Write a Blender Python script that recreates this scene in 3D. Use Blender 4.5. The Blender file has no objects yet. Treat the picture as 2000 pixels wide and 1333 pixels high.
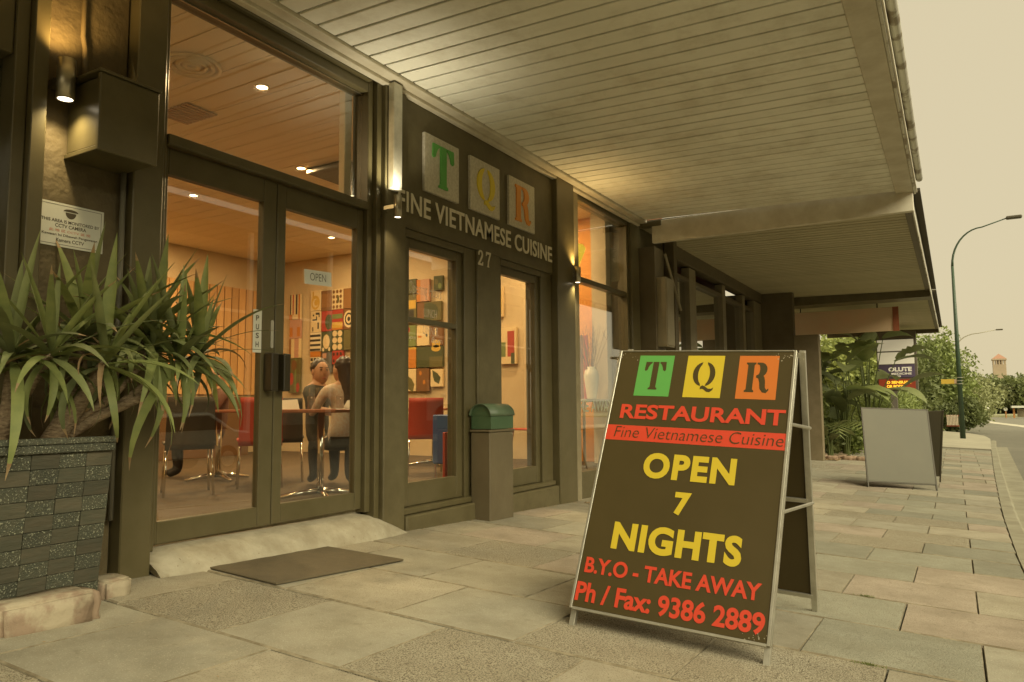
import bpy, bmesh, math, random
import numpy as np
from mathutils import Vector, Matrix

random.seed(7)
S = bpy.context.scene
COL = S.collection
PI = math.pi

# ------------------------------------------------------------------ camera
F_PX, YAW, PIT, ROLL, CZ = 1457.63, math.radians(30.5534), math.radians(5.0718), math.radians(-0.4357), 0.848
cy, sy, cp, sp = math.cos(YAW), math.sin(YAW), math.cos(PIT), math.sin(PIT)
_f = np.array([-sy*cp, cy*cp, sp]); _r = np.array([cy, sy, 0.0]); _u = np.cross(_r, _f)
cr, sr = math.cos(ROLL), math.sin(ROLL)
_r2 = cr*_r+sr*_u; _u2 = -sr*_r+cr*_u
cam_d = bpy.data.cameras.new('camera')
cam = bpy.data.objects.new('camera', cam_d); COL.objects.link(cam)
cam_d.sensor_width = 36; cam_d.lens = F_PX/2000*36; cam_d.clip_start = .05; cam_d.clip_end = 3000
cam.matrix_world = Matrix(((_r2[0], _u2[0], -_f[0], 0), (_r2[1], _u2[1], -_f[1], 0), (_r2[2], _u2[2], -_f[2], CZ), (0, 0, 0, 1)))
S.camera = cam

# ------------------------------------------------------------------ world, sun, exposure
EV = 2.2
W = bpy.data.worlds.new('World'); S.world = W; W.use_nodes = True
nt = W.node_tree; nt.nodes.clear()
wo = nt.nodes.new('ShaderNodeOutputWorld'); add = nt.nodes.new('ShaderNodeAddShader')
bg1 = nt.nodes.new('ShaderNodeBackground'); bg2 = nt.nodes.new('ShaderNodeBackground')
sky = nt.nodes.new('ShaderNodeTexSky'); sky.sky_type = 'NISHITA'; sky.sun_disc = False
SUN_EL, SUN_ROT = math.radians(32), math.radians(112)
sky.sun_elevation = SUN_EL; sky.sun_rotation = SUN_ROT; sky.dust_density = 6; sky.ozone_density = .3
nt.links.new(sky.outputs[0], bg1.inputs[0]); bg1.inputs[1].default_value = .002
bg2.inputs[0].default_value = (.705, .605, .385, 1); bg2.inputs[1].default_value = .215
nt.links.new(bg1.outputs[0], add.inputs[0]); nt.links.new(bg2.outputs[0], add.inputs[1]); nt.links.new(add.outputs[0], wo.inputs[0])
sd = bpy.data.lights.new('sun', 'SUN'); so = bpy.data.objects.new('sun', sd); COL.objects.link(so)
sd.energy = 1.4; sd.angle = math.radians(60); sd.color = (.98, .89, .62)
_az = math.radians(-22)   # light comes from the street side, a little behind the camera
_dir = Vector((math.cos(_az)*math.cos(SUN_EL), math.sin(_az)*math.cos(SUN_EL), math.sin(SUN_EL)))
so.rotation_euler = _dir.to_track_quat('Z', 'Y').to_euler()
S.view_settings.view_transform = 'Standard'; S.view_settings.look = 'None'
S.view_settings.exposure = EV; S.view_settings.gamma = 1; S.view_settings.use_curve_mapping = False
S.render.engine = 'CYCLES'
S.cycles.max_bounces = 7; S.cycles.diffuse_bounces = 4; S.cycles.glossy_bounces = 3
S.cycles.transmission_bounces = 4; S.cycles.transparent_max_bounces = 12
S.cycles.caustics_reflective = False; S.cycles.caustics_refractive = False
S.cycles.sample_clamp_indirect = 4

# ------------------------------------------------------------------ survey helpers: a ray of the survey camera cut with a plane of the place
def ray(x, y):
    v = np.array([x-1000, y-666.5, F_PX]); return _r2*v[0]-_u2*v[1]+_f*v[2]
def onX(px, py, X):
    d = ray(px, py); t = X/d[0]; return (X, d[1]*t, CZ+d[2]*t)
def onY(px, py, Y):
    d = ray(px, py); t = Y/d[1]; return (d[0]*t, Y, CZ+d[2]*t)
def onZ(px, py, z):
    d = ray(px, py); t = (z-CZ)/d[2]; return (d[0]*t, d[1]*t, z)
def gh(X, Y):          # height of the footpath
    return -.045*(min(max(X, -3.9), 3)+3.66)-.035*min(max(Y-2.4, -6), 8)
def onG(px, py):
    z = -.1
    for i in range(50): p = onZ(px, py, z); z = gh(p[0], p[1])
    return (p[0], p[1], z)

# ------------------------------------------------------------------ materials
def nd(t, ty, **kw):
    n = t.nodes.new(ty)
    for k, v in kw.items(): setattr(n, k, v)
    return n
MATS = {}
def mat(name, col, rough=.6, col2=None, scale=8, detail=6, lo=.35, hi=.65, bump=0, bscale=60, metal=0, coat=0, rnd=0, speck=None, spscale=120, spth=.62, emis=None, es=1, stretch=None, world=False, spec=.5, dirt=None, translucent=0, spots=False):
    if name in MATS: return MATS[name]
    m = bpy.data.materials.new(name); m.use_nodes = True; t = m.node_tree; b = t.nodes['Principled BSDF']
    b.inputs['Roughness'].default_value = rough; b.inputs['Metallic'].default_value = metal
    b.inputs['Specular IOR Level'].default_value = spec
    if coat: b.inputs['Coat Weight'].default_value = coat; b.inputs['Coat Roughness'].default_value = .12
    c = tuple(col)+(1,)
    tc = nd(t, 'ShaderNodeTexCoord')
    if world: g = nd(t, 'ShaderNodeNewGeometry'); vec = g.outputs['Position']
    else: vec = tc.outputs['Object']
    if stretch:
        mp = nd(t, 'ShaderNodeMapping'); mp.inputs['Scale'].default_value = stretch; t.links.new(vec, mp.inputs[0]); vec = mp.outputs[0]
    cur = None
    if col2 is not None:
        n = nd(t, 'ShaderNodeTexNoise'); n.inputs['Scale'].default_value = scale; n.inputs['Detail'].default_value = detail; n.inputs['Roughness'].default_value = .62
        t.links.new(vec, n.inputs['Vector'])
        mr = nd(t, 'ShaderNodeMapRange'); mr.inputs['From Min'].default_value = lo; mr.inputs['From Max'].default_value = hi; t.links.new(n.outputs['Fac'], mr.inputs['Value'])
        mx = nd(t, 'ShaderNodeMix', data_type='RGBA'); mx.inputs[6].default_value = c; mx.inputs[7].default_value = tuple(col2)+(1,)
        t.links.new(mr.outputs[0], mx.inputs[0]); cur = mx.outputs[2]
    if speck is not None:
        v = nd(t, 'ShaderNodeTexNoise'); v.inputs['Scale'].default_value = spscale; v.inputs['Detail'].default_value = 3; t.links.new(vec, v.inputs['Vector'])
        mr = nd(t, 'ShaderNodeMapRange'); mr.inputs['From Min'].default_value = spth; mr.inputs['From Max'].default_value = spth+.05; t.links.new(v.outputs['Fac'], mr.inputs['Value'])
        mx = nd(t, 'ShaderNodeMix', data_type='RGBA'); mx.inputs[7].default_value = tuple(speck)+(1,)
        if cur: t.links.new(cur, mx.inputs[6])
        else: mx.inputs[6].default_value = c
        t.links.new(mr.outputs[0], mx.inputs[0]); cur = mx.outputs[2]
    if dirt is not None:   # big soft stains
        n = nd(t, 'ShaderNodeTexNoise'); n.inputs['Scale'].default_value = 2.3; n.inputs['Detail'].default_value = 8; n.inputs['Roughness'].default_value = .7
        g = nd(t, 'ShaderNodeNewGeometry'); t.links.new(g.outputs['Position'], n.inputs['Vector'])
        mr = nd(t, 'ShaderNodeMapRange'); mr.inputs['From Min'].default_value = .47; mr.inputs['From Max'].default_value = .68; mr.inputs['To Max'].default_value = .62; t.links.new(n.outputs['Fac'], mr.inputs['Value'])
        mx = nd(t, 'ShaderNodeMix', data_type='RGBA'); mx.inputs[7].default_value = tuple(dirt)+(1,)
        if cur: t.links.new(cur, mx.inputs[6])
        else: mx.inputs[6].default_value = c
        t.links.new(mr.outputs[0], mx.inputs[0]); cur = mx.outputs[2]
    if spots:   # old gum and scuff marks
        vo = nd(t, 'ShaderNodeTexVoronoi'); vo.inputs['Scale'].default_value = 3.1; vo.inputs['Randomness'].default_value = 1
        g = nd(t, 'ShaderNodeNewGeometry'); t.links.new(g.outputs['Position'], vo.inputs['Vector'])
        mr = nd(t, 'ShaderNodeMapRange'); mr.inputs['From Min'].default_value = .048; mr.inputs['From Max'].default_value = .03; mr.inputs['To Max'].default_value = .6; t.links.new(vo.outputs['Distance'], mr.inputs['Value'])
        w = nd(t, 'ShaderNodeTexNoise'); w.inputs['Scale'].default_value = 9; w.inputs['Detail'].default_value = 7; w.inputs['Distortion'].default_value = 2.5; t.links.new(g.outputs['Position'], w.inputs['Vector'])
        mw = nd(t, 'ShaderNodeMapRange'); mw.inputs['From Min'].default_value = .62; mw.inputs['From Max'].default_value = .72; mw.inputs['To Max'].default_value = .35; t.links.new(w.outputs['Fac'], mw.inputs['Value'])
        sm = nd(t, 'ShaderNodeMath', operation='MAXIMUM'); t.links.new(mr.outputs[0], sm.inputs[0]); t.links.new(mw.outputs[0], sm.inputs[1])
        mx = nd(t, 'ShaderNodeMix', data_type='RGBA'); mx.inputs[7].default_value = (.15, .125, .08, 1)
        t.links.new(cur, mx.inputs[6]); t.links.new(sm.outputs[0], mx.inputs[0]); cur = mx.outputs[2]
    if rnd:
        oi = nd(t, 'ShaderNodeObjectInfo'); hs = nd(t, 'ShaderNodeHueSaturation')
        mr = nd(t, 'ShaderNodeMapRange'); mr.inputs['To Min'].default_value = 1-rnd; mr.inputs['To Max'].default_value = 1+rnd
        t.links.new(oi.outputs['Random'], mr.inputs['Value']); t.links.new(mr.outputs[0], hs.inputs['Value'])
        if cur: t.links.new(cur, hs.inputs['Color'])
        else: hs.inputs['Color'].default_value = c
        cur = hs.outputs[0]
    if cur: t.links.new(cur, b.inputs['Base Color'])
    else: b.inputs['Base Color'].default_value = c
    if bump:
        n = nd(t, 'ShaderNodeTexNoise'); n.inputs['Scale'].default_value = bscale; n.inputs['Detail'].default_value = 5; t.links.new(vec, n.inputs['Vector'])
        bp = nd(t, 'ShaderNodeBump'); bp.inputs['Strength'].default_value = bump; bp.inputs['Distance'].default_value = .01
        t.links.new(n.outputs['Fac'], bp.inputs['Height']); t.links.new(bp.outputs[0], b.inputs['Normal'])
    if emis: b.inputs['Emission Color'].default_value = tuple(emis)+(1,); b.inputs['Emission Strength'].default_value = es
    if translucent:
        out = t.nodes['Material Output']; tr = nd(t, 'ShaderNodeBsdfTranslucent'); ms = nd(t, 'ShaderNodeMixShader'); ms.inputs[0].default_value = translucent
        if cur: t.links.new(cur, tr.inputs[0])
        else: tr.inputs[0].default_value = c
        t.links.new(b.outputs[0], ms.inputs[1]); t.links.new(tr.outputs[0], ms.inputs[2]); t.links.new(ms.outputs[0], out.inputs[0])
    MATS[name] = m; return m
def glass_mat(name, tint=(.96, .97, .95), k=1.0, rough=0.0):
    m = bpy.data.materials.new(name); m.use_nodes = True; t = m.node_tree; t.nodes.clear()
    o = nd(t, 'ShaderNodeOutputMaterial'); tr = nd(t, 'ShaderNodeBsdfTransparent'); gl = nd(t, 'ShaderNodeBsdfGlossy'); mx = nd(t, 'ShaderNodeMixShader'); fr = nd(t, 'ShaderNodeLayerWeight'); fr.inputs[0].default_value = .5; pw = nd(t, 'ShaderNodeMath', operation='POWER'); pw.inputs[1].default_value = 5; ma = nd(t, 'ShaderNodeMath', operation='MULTIPLY_ADD'); ma.inputs[1].default_value = .95; ma.inputs[2].default_value = .043
    tr.inputs[0].default_value = tint+(1,); gl.inputs['Roughness'].default_value = rough; t.links.new(fr.outputs['Facing'], pw.inputs[0]); t.links.new(pw.outputs[0], ma.inputs[0])
    mu = nd(t, 'ShaderNodeMath', operation='MULTIPLY'); mu.inputs[1].default_value = k; mu.use_clamp = True
    t.links.new(ma.outputs[0], mu.inputs[0]); t.links.new(mu.outputs[0], mx.inputs[0]); t.links.new(tr.outputs[0], mx.inputs[1]); t.links.new(gl.outputs[0], mx.inputs[2]); t.links.new(mx.outputs[0], o.inputs[0])
    return m
GLASS = glass_mat('window_glass', k=2.6)
GLASS2 = glass_mat('clear_glassware', (.98, .98, .98), 1.5)
DK = (.100, .083, .038)
paint = mat('dark_paint', DK, .5, (.135, .114, .056), 5, bump=.12, bscale=35)
paint_gl = mat('dark_gloss_paint', (.098, .082, .036), .36, (.122, .102, .050), 4, bump=.05, bscale=20)
render_wall = mat('rough_render', (.10, .075, .034), .75, (.14, .108, .05), 7, bump=.9, bscale=22)
white_p = mat('cream_board_paint', (.81, .80, .69), .62, (.74, .73, .62), 1.6, rnd=.04, dirt=(.52, .48, .36), bump=.08, bscale=50)
dull_p = mat('dull_board_paint', (.46, .41, .26), .65, (.40, .355, .22), 1.6, rnd=.06)
cream_trim = mat('cream_trim_paint', (.62, .58, .46), .55, (.5, .45, .33), 4, bump=.1, bscale=30)
fascia_m = mat('flaking_white_metal', (.6, .58, .48), .5, (.26, .21, .13), 5, lo=.5, hi=.58, stretch=(1, 1, .4), bump=.3, bscale=20)
dark_gap = mat('dark_void', (.05, .04, .02), .9)
alu = mat('aluminium', (.58, .56, .47), .38, (.46, .44, .36), 12, metal=.75, stretch=(1, 1, .2))
galv = mat('galvanised_steel', (.62, .60, .50), .42, (.45, .43, .34), 6, metal=.5)
chrome = mat('chrome', (.8, .77, .68), .14, metal=1)
steel = mat('brushed_steel', (.42, .38, .28), .32, metal=.9)
black_pl = mat('black_plastic', (.035, .028, .014), .35)
sheet_white = mat('white_sign_sheet', (.66, .66, .56), .45, (.60, .60, .50), 3)
print_dk = mat('dark_print', (.07, .055, .03), .5)
print_red = mat('red_print', (.60, .07, .02), .5)
print_pink = mat('faded_red_print', (.55, .25, .16), .5)
sign_blk = mat('black_sign_vinyl', (.062, .045, .013), .5, (.070, .051, .016), 3, bump=.02, bscale=10, spec=.35)
v_red = mat('red_vinyl', (.62, .056, .022), .5)
v_yel = mat('yellow_vinyl', (.60, .455, .028), .5)
v_grn = mat('green_vinyl', (.105, .36, .075), .5)
v_org = mat('orange_vinyl', (.58, .16, .022), .5)
tile_m = mat('patterned_metal_tile', (.53, .49, .38), .5, (.60, .56, .45), 40, lo=.45, hi=.55, detail=1, metal=.2)
gl_green = mat('green_letter', (.10, .36, .07), .5); gl_yel = mat('yellow_letter', (.72, .56, .04), .5); gl_org = mat('orange_letter', (.74, .28, .04), .5)
letter_m = mat('pale_metal_letter', (.66, .61, .47), .45)
leafs = [mat('leaf_green_a', (.19, .215, .085), .6, (.23, .26, .10), 14, translucent=.25, rnd=.25), mat('leaf_green_b', (.25, .28, .09), .6, (.19, .23, .075), 14, translucent=.3, rnd=.25), mat('leaf_dark', (.14, .165, .07), .6, (.18, .205, .085), 14, translucent=.15, rnd=.2)]
leaf_dry = mat('dry_leaf', (.42, .31, .17), .7, (.30, .19, .09), 20, translucent=.2)
bark = mat('bark', (.34, .26, .16), .85, (.17, .12, .07), 30, bump=1, bscale=50, stretch=(1, 1, 3))
asphalt = mat('asphalt', (.20, .19, .145), .8, (.165, .157, .12), .6, speck=(.36, .33, .25), spscale=90, bump=.4, bscale=120, world=True)
kerb_m = mat('kerb_concrete', (.34, .32, .23), .8, (.25, .23, .16), 3, bump=.3, bscale=60, world=True)
sand = mat('joint_sand', (.06, .048, .028), .95, (.12, .10, .06), 9, world=True, bump=.3)
slabm = [mat('slab_beige', (.41, .37, .275), .82, (.33, .295, .21), 4, rnd=.11, speck=(.24, .21, .145), spscale=170, spth=.56, dirt=(.20, .175, .12), bump=.45, bscale=150, world=True, spots=True),
         mat('slab_grey', (.35, .325, .245), .8, (.285, .262, .19), 5, rnd=.12, speck=(.45, .42, .32), spscale=180, spth=.60, dirt=(.22, .195, .135), bump=.45, bscale=150, world=True, spots=True),
         mat('slab_exposed_aggregate', (.43, .39, .285), .85, (.37, .33, .235), 4, rnd=.05, speck=(.15, .125, .08), spscale=170, spth=.51, dirt=(.28, .245, .165), bump=.9, bscale=200, world=True),
         mat('slab_greenish', (.325, .318, .24), .8, (.265, .258, .19), 6, rnd=.13, speck=(.18, .165, .12), spscale=180, spth=.55, dirt=(.21, .195, .135), bump=.6, bscale=150, world=True, spots=True),
         mat('slab_pinkish', (.43, .36, .275), .82, (.34, .285, .21), 4, rnd=.09, speck=(.24, .20, .145), spscale=170, spth=.56, dirt=(.22, .18, .125), bump=.45, bscale=150, world=True, spots=True)]
conc = mat('rough_concrete', (.46, .42, .31), .85, (.33, .29, .20), 6, bump=.8, bscale=30, speck=(.25, .2, .13), spscale=60, spth=.68)
block_paint = mat('chipped_cream_block', (.42, .36, .25), .85, (.30, .22, .15), 6, lo=.48, hi=.58, bump=.8, bscale=25)
mat_m = mat('rubber_mat', (.118, .094, .052), .8, (.10, .08, .045), 20, bump=.4, bscale=200)
brick_a = mat('smooth_dark_block', (.06, .062, .040), .7, (.088, .078, .050), 25, stretch=(1, .25, 1), rnd=.2, bump=.5, bscale=60)
brick_b = mat('glittery_dark_block', (.055, .062, .042), .6, (.078, .078, .05), 30, speck=(.30, .31, .22), spscale=150, spth=.59, rnd=.15, bump=.8, bscale=150)

# ------------------------------------------------------------------ object helpers
def link(o, parent=None):
    COL.objects.link(o)
    if parent is not None: o.parent = parent
    return o
def tag(o, label=None, cat=None, group=None, kind=None):
    if label: o['label'] = label
    if cat: o['category'] = cat
    if group: o['group'] = group
    if kind: o['kind'] = kind
    return o
def thing(name, loc=(0, 0, 0), label=None, cat=None, group=None, rz=0):
    o = bpy.data.objects.new(name, None); o.location = loc; o.rotation_euler = (0, 0, rz); o.empty_display_size = .1; link(o)
    return tag(o, label, cat, group)
class MB:
    def __init__(s): s.v = []; s.f = []
    def add(s, vs, fs):
        n = len(s.v); s.v += [tuple(map(float, v)) for v in vs]; s.f += [tuple(i+n for i in f) for f in fs]; return s
    def box(s, x0, x1, y0, y1, z0, z1):
        if x0 > x1: x0, x1 = x1, x0
        if y0 > y1: y0, y1 = y1, y0
        if z0 > z1: z0, z1 = z1, z0
        return s.add([(x0, y0, z0), (x1, y0, z0), (x1, y1, z0), (x0, y1, z0), (x0, y0, z1), (x1, y0, z1), (x1, y1, z1), (x0, y1, z1)],
                     [(0, 3, 2, 1), (4, 5, 6, 7), (0, 1, 5, 4), (1, 2, 6, 5), (2, 3, 7, 6), (3, 0, 4, 7)])
    def tube(s, pts, r, n=10, caps=True):
        pts = [Vector(p) for p in pts]; rs = r if isinstance(r, (list, tuple)) else [r]*len(pts)
        rings = []; prev = None
        for i, p in enumerate(pts):
            d = (pts[min(i+1, len(pts)-1)]-pts[max(i-1, 0)]).normalized()
            a = prev if prev is not None else (Vector((0, 0, 1)) if abs(d.z) < .9 else Vector((1, 0, 0)))
            a = (a-d*a.dot(d)).normalized(); prev = a; b = d.cross(a)
            rings.append([p+(a*math.cos(2*PI*k/n)+b*math.sin(2*PI*k/n))*rs[i] for k in range(n)])
        vs = [v for R in rings for v in R]; fs = []
        for i in range(len(pts)-1):
            for k in range(n): fs.append((i*n+k, i*n+(k+1) % n, (i+1)*n+(k+1) % n, (i+1)*n+k))
        if caps: fs.append(tuple(range(n))[::-1]); fs.append(tuple((len(pts)-1)*n+k for k in range(n)))
        return s.add(vs, fs)
    def lathe(s, prof, c=(0, 0, 0), n=20):
        vs = [(c[0]+r*math.cos(2*PI*k/n), c[1]+r*math.sin(2*PI*k/n), c[2]+z) for r, z in prof for k in range(n)]
        fs = [(i*n+k, i*n+(k+1) % n, (i+1)*n+(k+1) % n, (i+1)*n+k) for i in range(len(prof)-1) for k in range(n)]
        return s.add(vs, fs)
    def mesh(s, name, m=None, smooth=False):
        me = bpy.data.meshes.new(name); me.from_pydata(s.v, [], s.f); me.update()
        if m: me.materials.append(m)
        if smooth: me.polygons.foreach_set('use_smooth', [True]*len(me.polygons))
        return me
    def build(s, name, m, parent=None, smooth=False, bevel=0):
        me = s.mesh(name, m, smooth)
        if bevel: bev(me, bevel)
        return link(bpy.data.objects.new(name, me), parent)
def bev(me, w):
    bm = bmesh.new(); bm.from_mesh(me)
    bmesh.ops.bevel(bm, geom=list(bm.edges), offset=w, segments=1, affect='EDGES', profile=.7)
    bm.to_mesh(me); bm.free()
def box(name, m, x0, x1, y0, y1, z0, z1, parent=None, bevel=.004):
    b = min(abs(x1-x0), abs(y1-y0), abs(z1-z0))
    return MB().box(x0, x1, y0, y1, z0, z1).build(name, m, parent, bevel=min(bevel, b*.3) if bevel else 0)
def obj(name, me, parent=None): return link(bpy.data.objects.new(name, me), parent)
def prism(polys, depth):     # 2-D polygons (u,v) -> flat solids, z from 0 to depth
    bm = bmesh.new()
    for P in polys:
        vs = [bm.verts.new((u, v, depth)) for u, v in P]; f = bm.faces.new(vs)
        if depth > 0:
            r = bmesh.ops.extrude_face_region(bm, geom=[f]); nv = [e for e in r['geom'] if isinstance(e, bmesh.types.BMVert)]
            for v in nv: v.co.z = 0
    bmesh.ops.recalc_face_normals(bm, faces=bm.faces)
    bmesh.ops.triangulate(bm, faces=[f for f in bm.faces if len(f.verts) > 4])
    me = bpy.data.meshes.new('prism'); bm.to_mesh(me); bm.free(); return me
def text_me(s, w, h, bold=0, depth=.0015, shear=0, space=1.0, word=1.0):
    cu = bpy.data.curves.new('text', 'FONT'); cu.body = s; cu.size = 1; cu.offset = bold; cu.shear = shear; cu.space_character = space; cu.space_word = word
    cu.resolution_u = 5
    o = bpy.data.objects.new('tmp', cu); COL.objects.link(o)
    dg = bpy.context.evaluated_depsgraph_get(); me = bpy.data.meshes.new_from_object(o.evaluated_get(dg))
    bpy.data.objects.remove(o); bpy.data.curves.remove(cu)
    if not len(me.vertices): return me
    co = np.empty(len(me.vertices)*3); me.vertices.foreach_get('co', co); co = co.reshape(-1, 3)
    mn, mx = co.min(0), co.max(0); sz = mx-mn
    if w is None: w = h*sz[0]/sz[1]
    co[:, 0] = (co[:, 0]-mn[0])/max(sz[0], 1e-6)*w; co[:, 1] = (co[:, 1]-mn[1])/max(sz[1], 1e-6)*h; co[:, 2] = 0
    me.vertices.foreach_set('co', co.ravel()); me.update()
    if depth > 0:
        bm = bmesh.new(); bm.from_mesh(me)
        bmesh.ops.remove_doubles(bm, verts=bm.verts, dist=1e-5)
        r = bmesh.ops.extrude_face_region(bm, geom=list(bm.faces))
        for v in [e for e in r['geom'] if isinstance(e, bmesh.types.BMVert)]: v.co.z = depth
        bmesh.ops.recalc_face_normals(bm, faces=bm.faces); bm.to_mesh(me); bm.free()
    return me
def frame(o, r, u): # matrix: local x->r, y->u, z->r x u
    r = Vector(r).normalized(); u = Vector(u).normalized(); n = r.cross(u)
    return Matrix(((r.x, u.x, n.x, o[0]), (r.y, u.y, n.y, o[1]), (r.z, u.z, n.z, o[2]), (0, 0, 0, 1)))
def put(name, me, m, M, parent=None):
    if m: me.materials.clear(); me.materials.append(m)
    o = obj(name, me, parent); o.matrix_local = M; return o
def lamp(kind, loc, energy, color, parent=None, **kw):
    d = bpy.data.lights.new('bulb', kind); d.energy = energy; d.color = color
    rot = kw.pop('rot', None)
    for k, v in kw.items(): setattr(d, k, v)
    o = bpy.data.objects.new('bulb', d); link(o, parent); o.location = loc
    if rot: o.rotation_euler = rot
    return o

# ================================================================== GROUND
def roadz(X, Y): return gh(.3, Y)-.125-.01*max(0, X-.4)*(X < 12)
def grid_mesh(name, xs, ys, zf, m, parent=None):
    vs = [(x, y, zf(x, y)) for y in ys for x in xs]; n = len(xs)
    fs = [(j*n+i, j*n+i+1, (j+1)*n+i+1, (j+1)*n+i) for j in range(len(ys)-1) for i in range(n-1)]
    me = bpy.data.meshes.new(name); me.from_pydata(vs, [], fs); me.materials.append(m); return obj(name, me, parent)
earth = mat('dry_earth', (.24, .19, .12), .95, (.16, .14, .07), 1.5, world=True, bump=.4, bscale=20)
g = grid_mesh('ground', [-900, -300, -60, -20, 20, 60, 300, 900], [-60, -10, 20, 60, 150, 400, 1500], lambda x, y: -.80, earth); tag(g, kind='structure')
def kx(Y): return np.interp(Y, [-6, 6.9, 11, 17, 28.7, 38], [.33, .36, .43, .58, .93, 1.3])
ysr = [-20, -6, -2, 2.4, 5, 8, 10.4, 14, 20, 28, 38, 60, 95, 99]
rd = grid_mesh('road', [.3, 1, 2, 4, 8, 12.2], [y for y in ysr if y <= 38]+[38.3], lambda x, y: roadz(x, y), asphalt); tag(rd, kind='structure')
rd2 = grid_mesh('road', [-40, -10, -3, 0, 4, 8, 12.2, 40], [38.3, 50, 70, 96], lambda x, y: roadz(4, y)+.0, asphalt); tag(rd2, kind='structure')
# footpath base and slabs
fb = grid_mesh('footpath', [-3.9, -2.5, -1, .34], [-8, -3.6, 0, 2.4, 6, 10.4, 16, 30], lambda x, y: gh(x, y)-.022, sand); tag(fb, kind='structure')
for v in fb.data.vertices:
    if v.co.x > .3: v.co.x = np.interp(v.co.y, [-6, 6.9, 11, 17, 28.7, 38], [.33, .36, .43, .58, .93, 1.3])+.03; v.co.z = gh(v.co.x, v.co.y)-.022
row0, pitch = 2.70-.665*8, .665
cnt = 0
rr = random.Random(11)
grime = mat('slab_edge_grime', (.17, .14, .085), .95, (.30, .26, .175), 14, lo=.4, hi=.62, world=True)
def slab(x0, x1, y0, y1, m, lift=0):
    j = .0022+rr.random()*.002
    x0 += j; x1 -= j; y0 += j; y1 -= j
    dz = [rr.uniform(-.0025, .0025)+lift for _ in range(4)]
    c = .003; d = .008+rr.random()*.004
    co = [(x0, y0), (x1, y0), (x1, y1), (x0, y1)]; ci = [(x0+c, y0+d), (x1-c, y0+d+rr.uniform(-.003, .003)), (x1-c, y1-d), (x0+c, y1-d+rr.uniform(-.003, .003))]
    vs = [(x, y, gh(x, y)-.03) for x, y in co]+[(x, y, gh(x, y)-.005+d) for (x, y), d in zip(co, dz)]+[(x, y, gh(x, y)+d) for (x, y), d in zip(ci, dz)]
    fs = [(0, 1, 5, 4), (1, 2, 6, 5), (2, 3, 7, 6), (3, 0, 4, 7), (4, 5, 9, 8), (5, 6, 10, 9), (6, 7, 11, 10), (7, 4, 8, 11), (8, 9, 10, 11)]
    me = bpy.data.meshes.new('slab'); me.from_pydata(vs, [], fs); me.materials.append(m); me.materials.append(grime)
    for q in (4, 5, 6, 7): me.polygons[q].material_index = 1
    return obj('slab', me, fb)
forced = {(8, -2.93): 0, (8, -2.27): 1, (8, -1.61): 2, (8, -.95): 2, (7, -2.6): 1, (7, -1.94): 2, (7, -1.28): 0, (9, -1.94): 0, (9, -2.6): 1}
for k in range(0, 42):
    y0 = row0+k*pitch; y1 = y0+pitch
    off = -.28 if k % 2 == 0 else -.61
    x = off-.66*5; edge = kx((y0+y1)/2)-.005
    xs = [v for v in [off+.66*i for i in range(-5, 3)] if -3.55 < v < edge-.12]
    xs = [-3.72]+xs+[edge]
    for a, b in zip(xs[:-1], xs[1:]):
        r = rr.random()
        if k > 8 and a > -1.2: mi = 3 if r < .36 else 0 if r < .62 else 1 if r < .88 else 2
        else: mi = 0 if r < .45 else 1 if r < .75 else 2 if r < .9 else 3
        if mi in (0, 2) and k > 8 and rr.random() < .35: mi = 4
        for (kk, xx), v in forced.items():
            if kk == k and abs(xx-a) < .2: mi = v
        slab(a, b, y0, y1, slabm[mi], .004 if r > .93 else 0); cnt += 1
# kerb stones
for i in range(24):
    y0 = -3.5+i*1.5; y1 = y0+1.492
    vs = []
    for y in (y0, y1):
        k0 = kx(y); z = gh(k0, y)
        vs += [(k0, y, z-.3), (k0+.15, y, z-.3), (k0+.15, y, z-.03), (k0+.12, y, z+.004), (k0, y, z+.004)]
    fs = [(0, 1, 6, 5), (1, 2, 7, 6), (2, 3, 8, 7), (3, 4, 9, 8), (4, 0, 5, 9), (4, 3, 2, 1, 0), (5, 6, 7, 8, 9)]
    me = bpy.data.meshes.new('kerb_stone'); me.from_pydata(vs, [], fs); me.materials.append(kerb_m); obj('kerb_stone', me, fb)
# gutter strip
gut = MB()
for i in range(33):
    y0 = -3.5+i; y1 = y0+1
    gut.add([(kx(y0)+.15, y0, roadz(.5, y0)+.004), (kx(y0)+.45, y0, roadz(.7, y0)+.005), (kx(y1)+.45, y1, roadz(.7, y1)+.005), (kx(y1)+.15, y1, roadz(.5, y1)+.004)], [(0, 1, 2, 3)])
gut.build('gutter_strip', kerb_m, rd)
# far footpath (plain concrete where slabs end) and corner
far_conc = mat('pale_concrete', (.45, .42, .31), .85, (.37, .34, .25), 1, world=True)
vs = [(-3.9, 26, 0), (.86, 26, 0), (.98, 30, 0), (1.1, 34, 0), (1.0, 37, 0), (.5, 39.5, 0), (-.5, 40.5, 0), (-3.9, 40.8, 0)]
P = MB(); P.add([(x, y, gh(x, 12)+.006 if 0 else gh(min(x, 3), 12)-.0+.003) for x, y, _ in vs]+[(x, y, gh(min(x, 3), 12)-.2) for x, y, _ in vs], [tuple(range(8))]+[(i, i+8, (i+1) % 8+8, (i+1) % 8) for i in range(8)])
far = P.build('far_footpath', far_conc); tag(far, kind='structure')
# soil / litter bed beside the footpath past the shops
bed_m = mat('leaf_litter_soil', (.34, .25, .16), .95, (.20, .15, .08), 9, world=True, bump=1, bscale=15)
bd = grid_mesh('garden_bed', [-14, -6, -4, -3, -2.2], [17.4, 20, 24, 30, 40], lambda x, y: gh(x, 12)+.03+.05*math.sin(x*3+y), bed_m); tag(bd, kind='structure')
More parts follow.
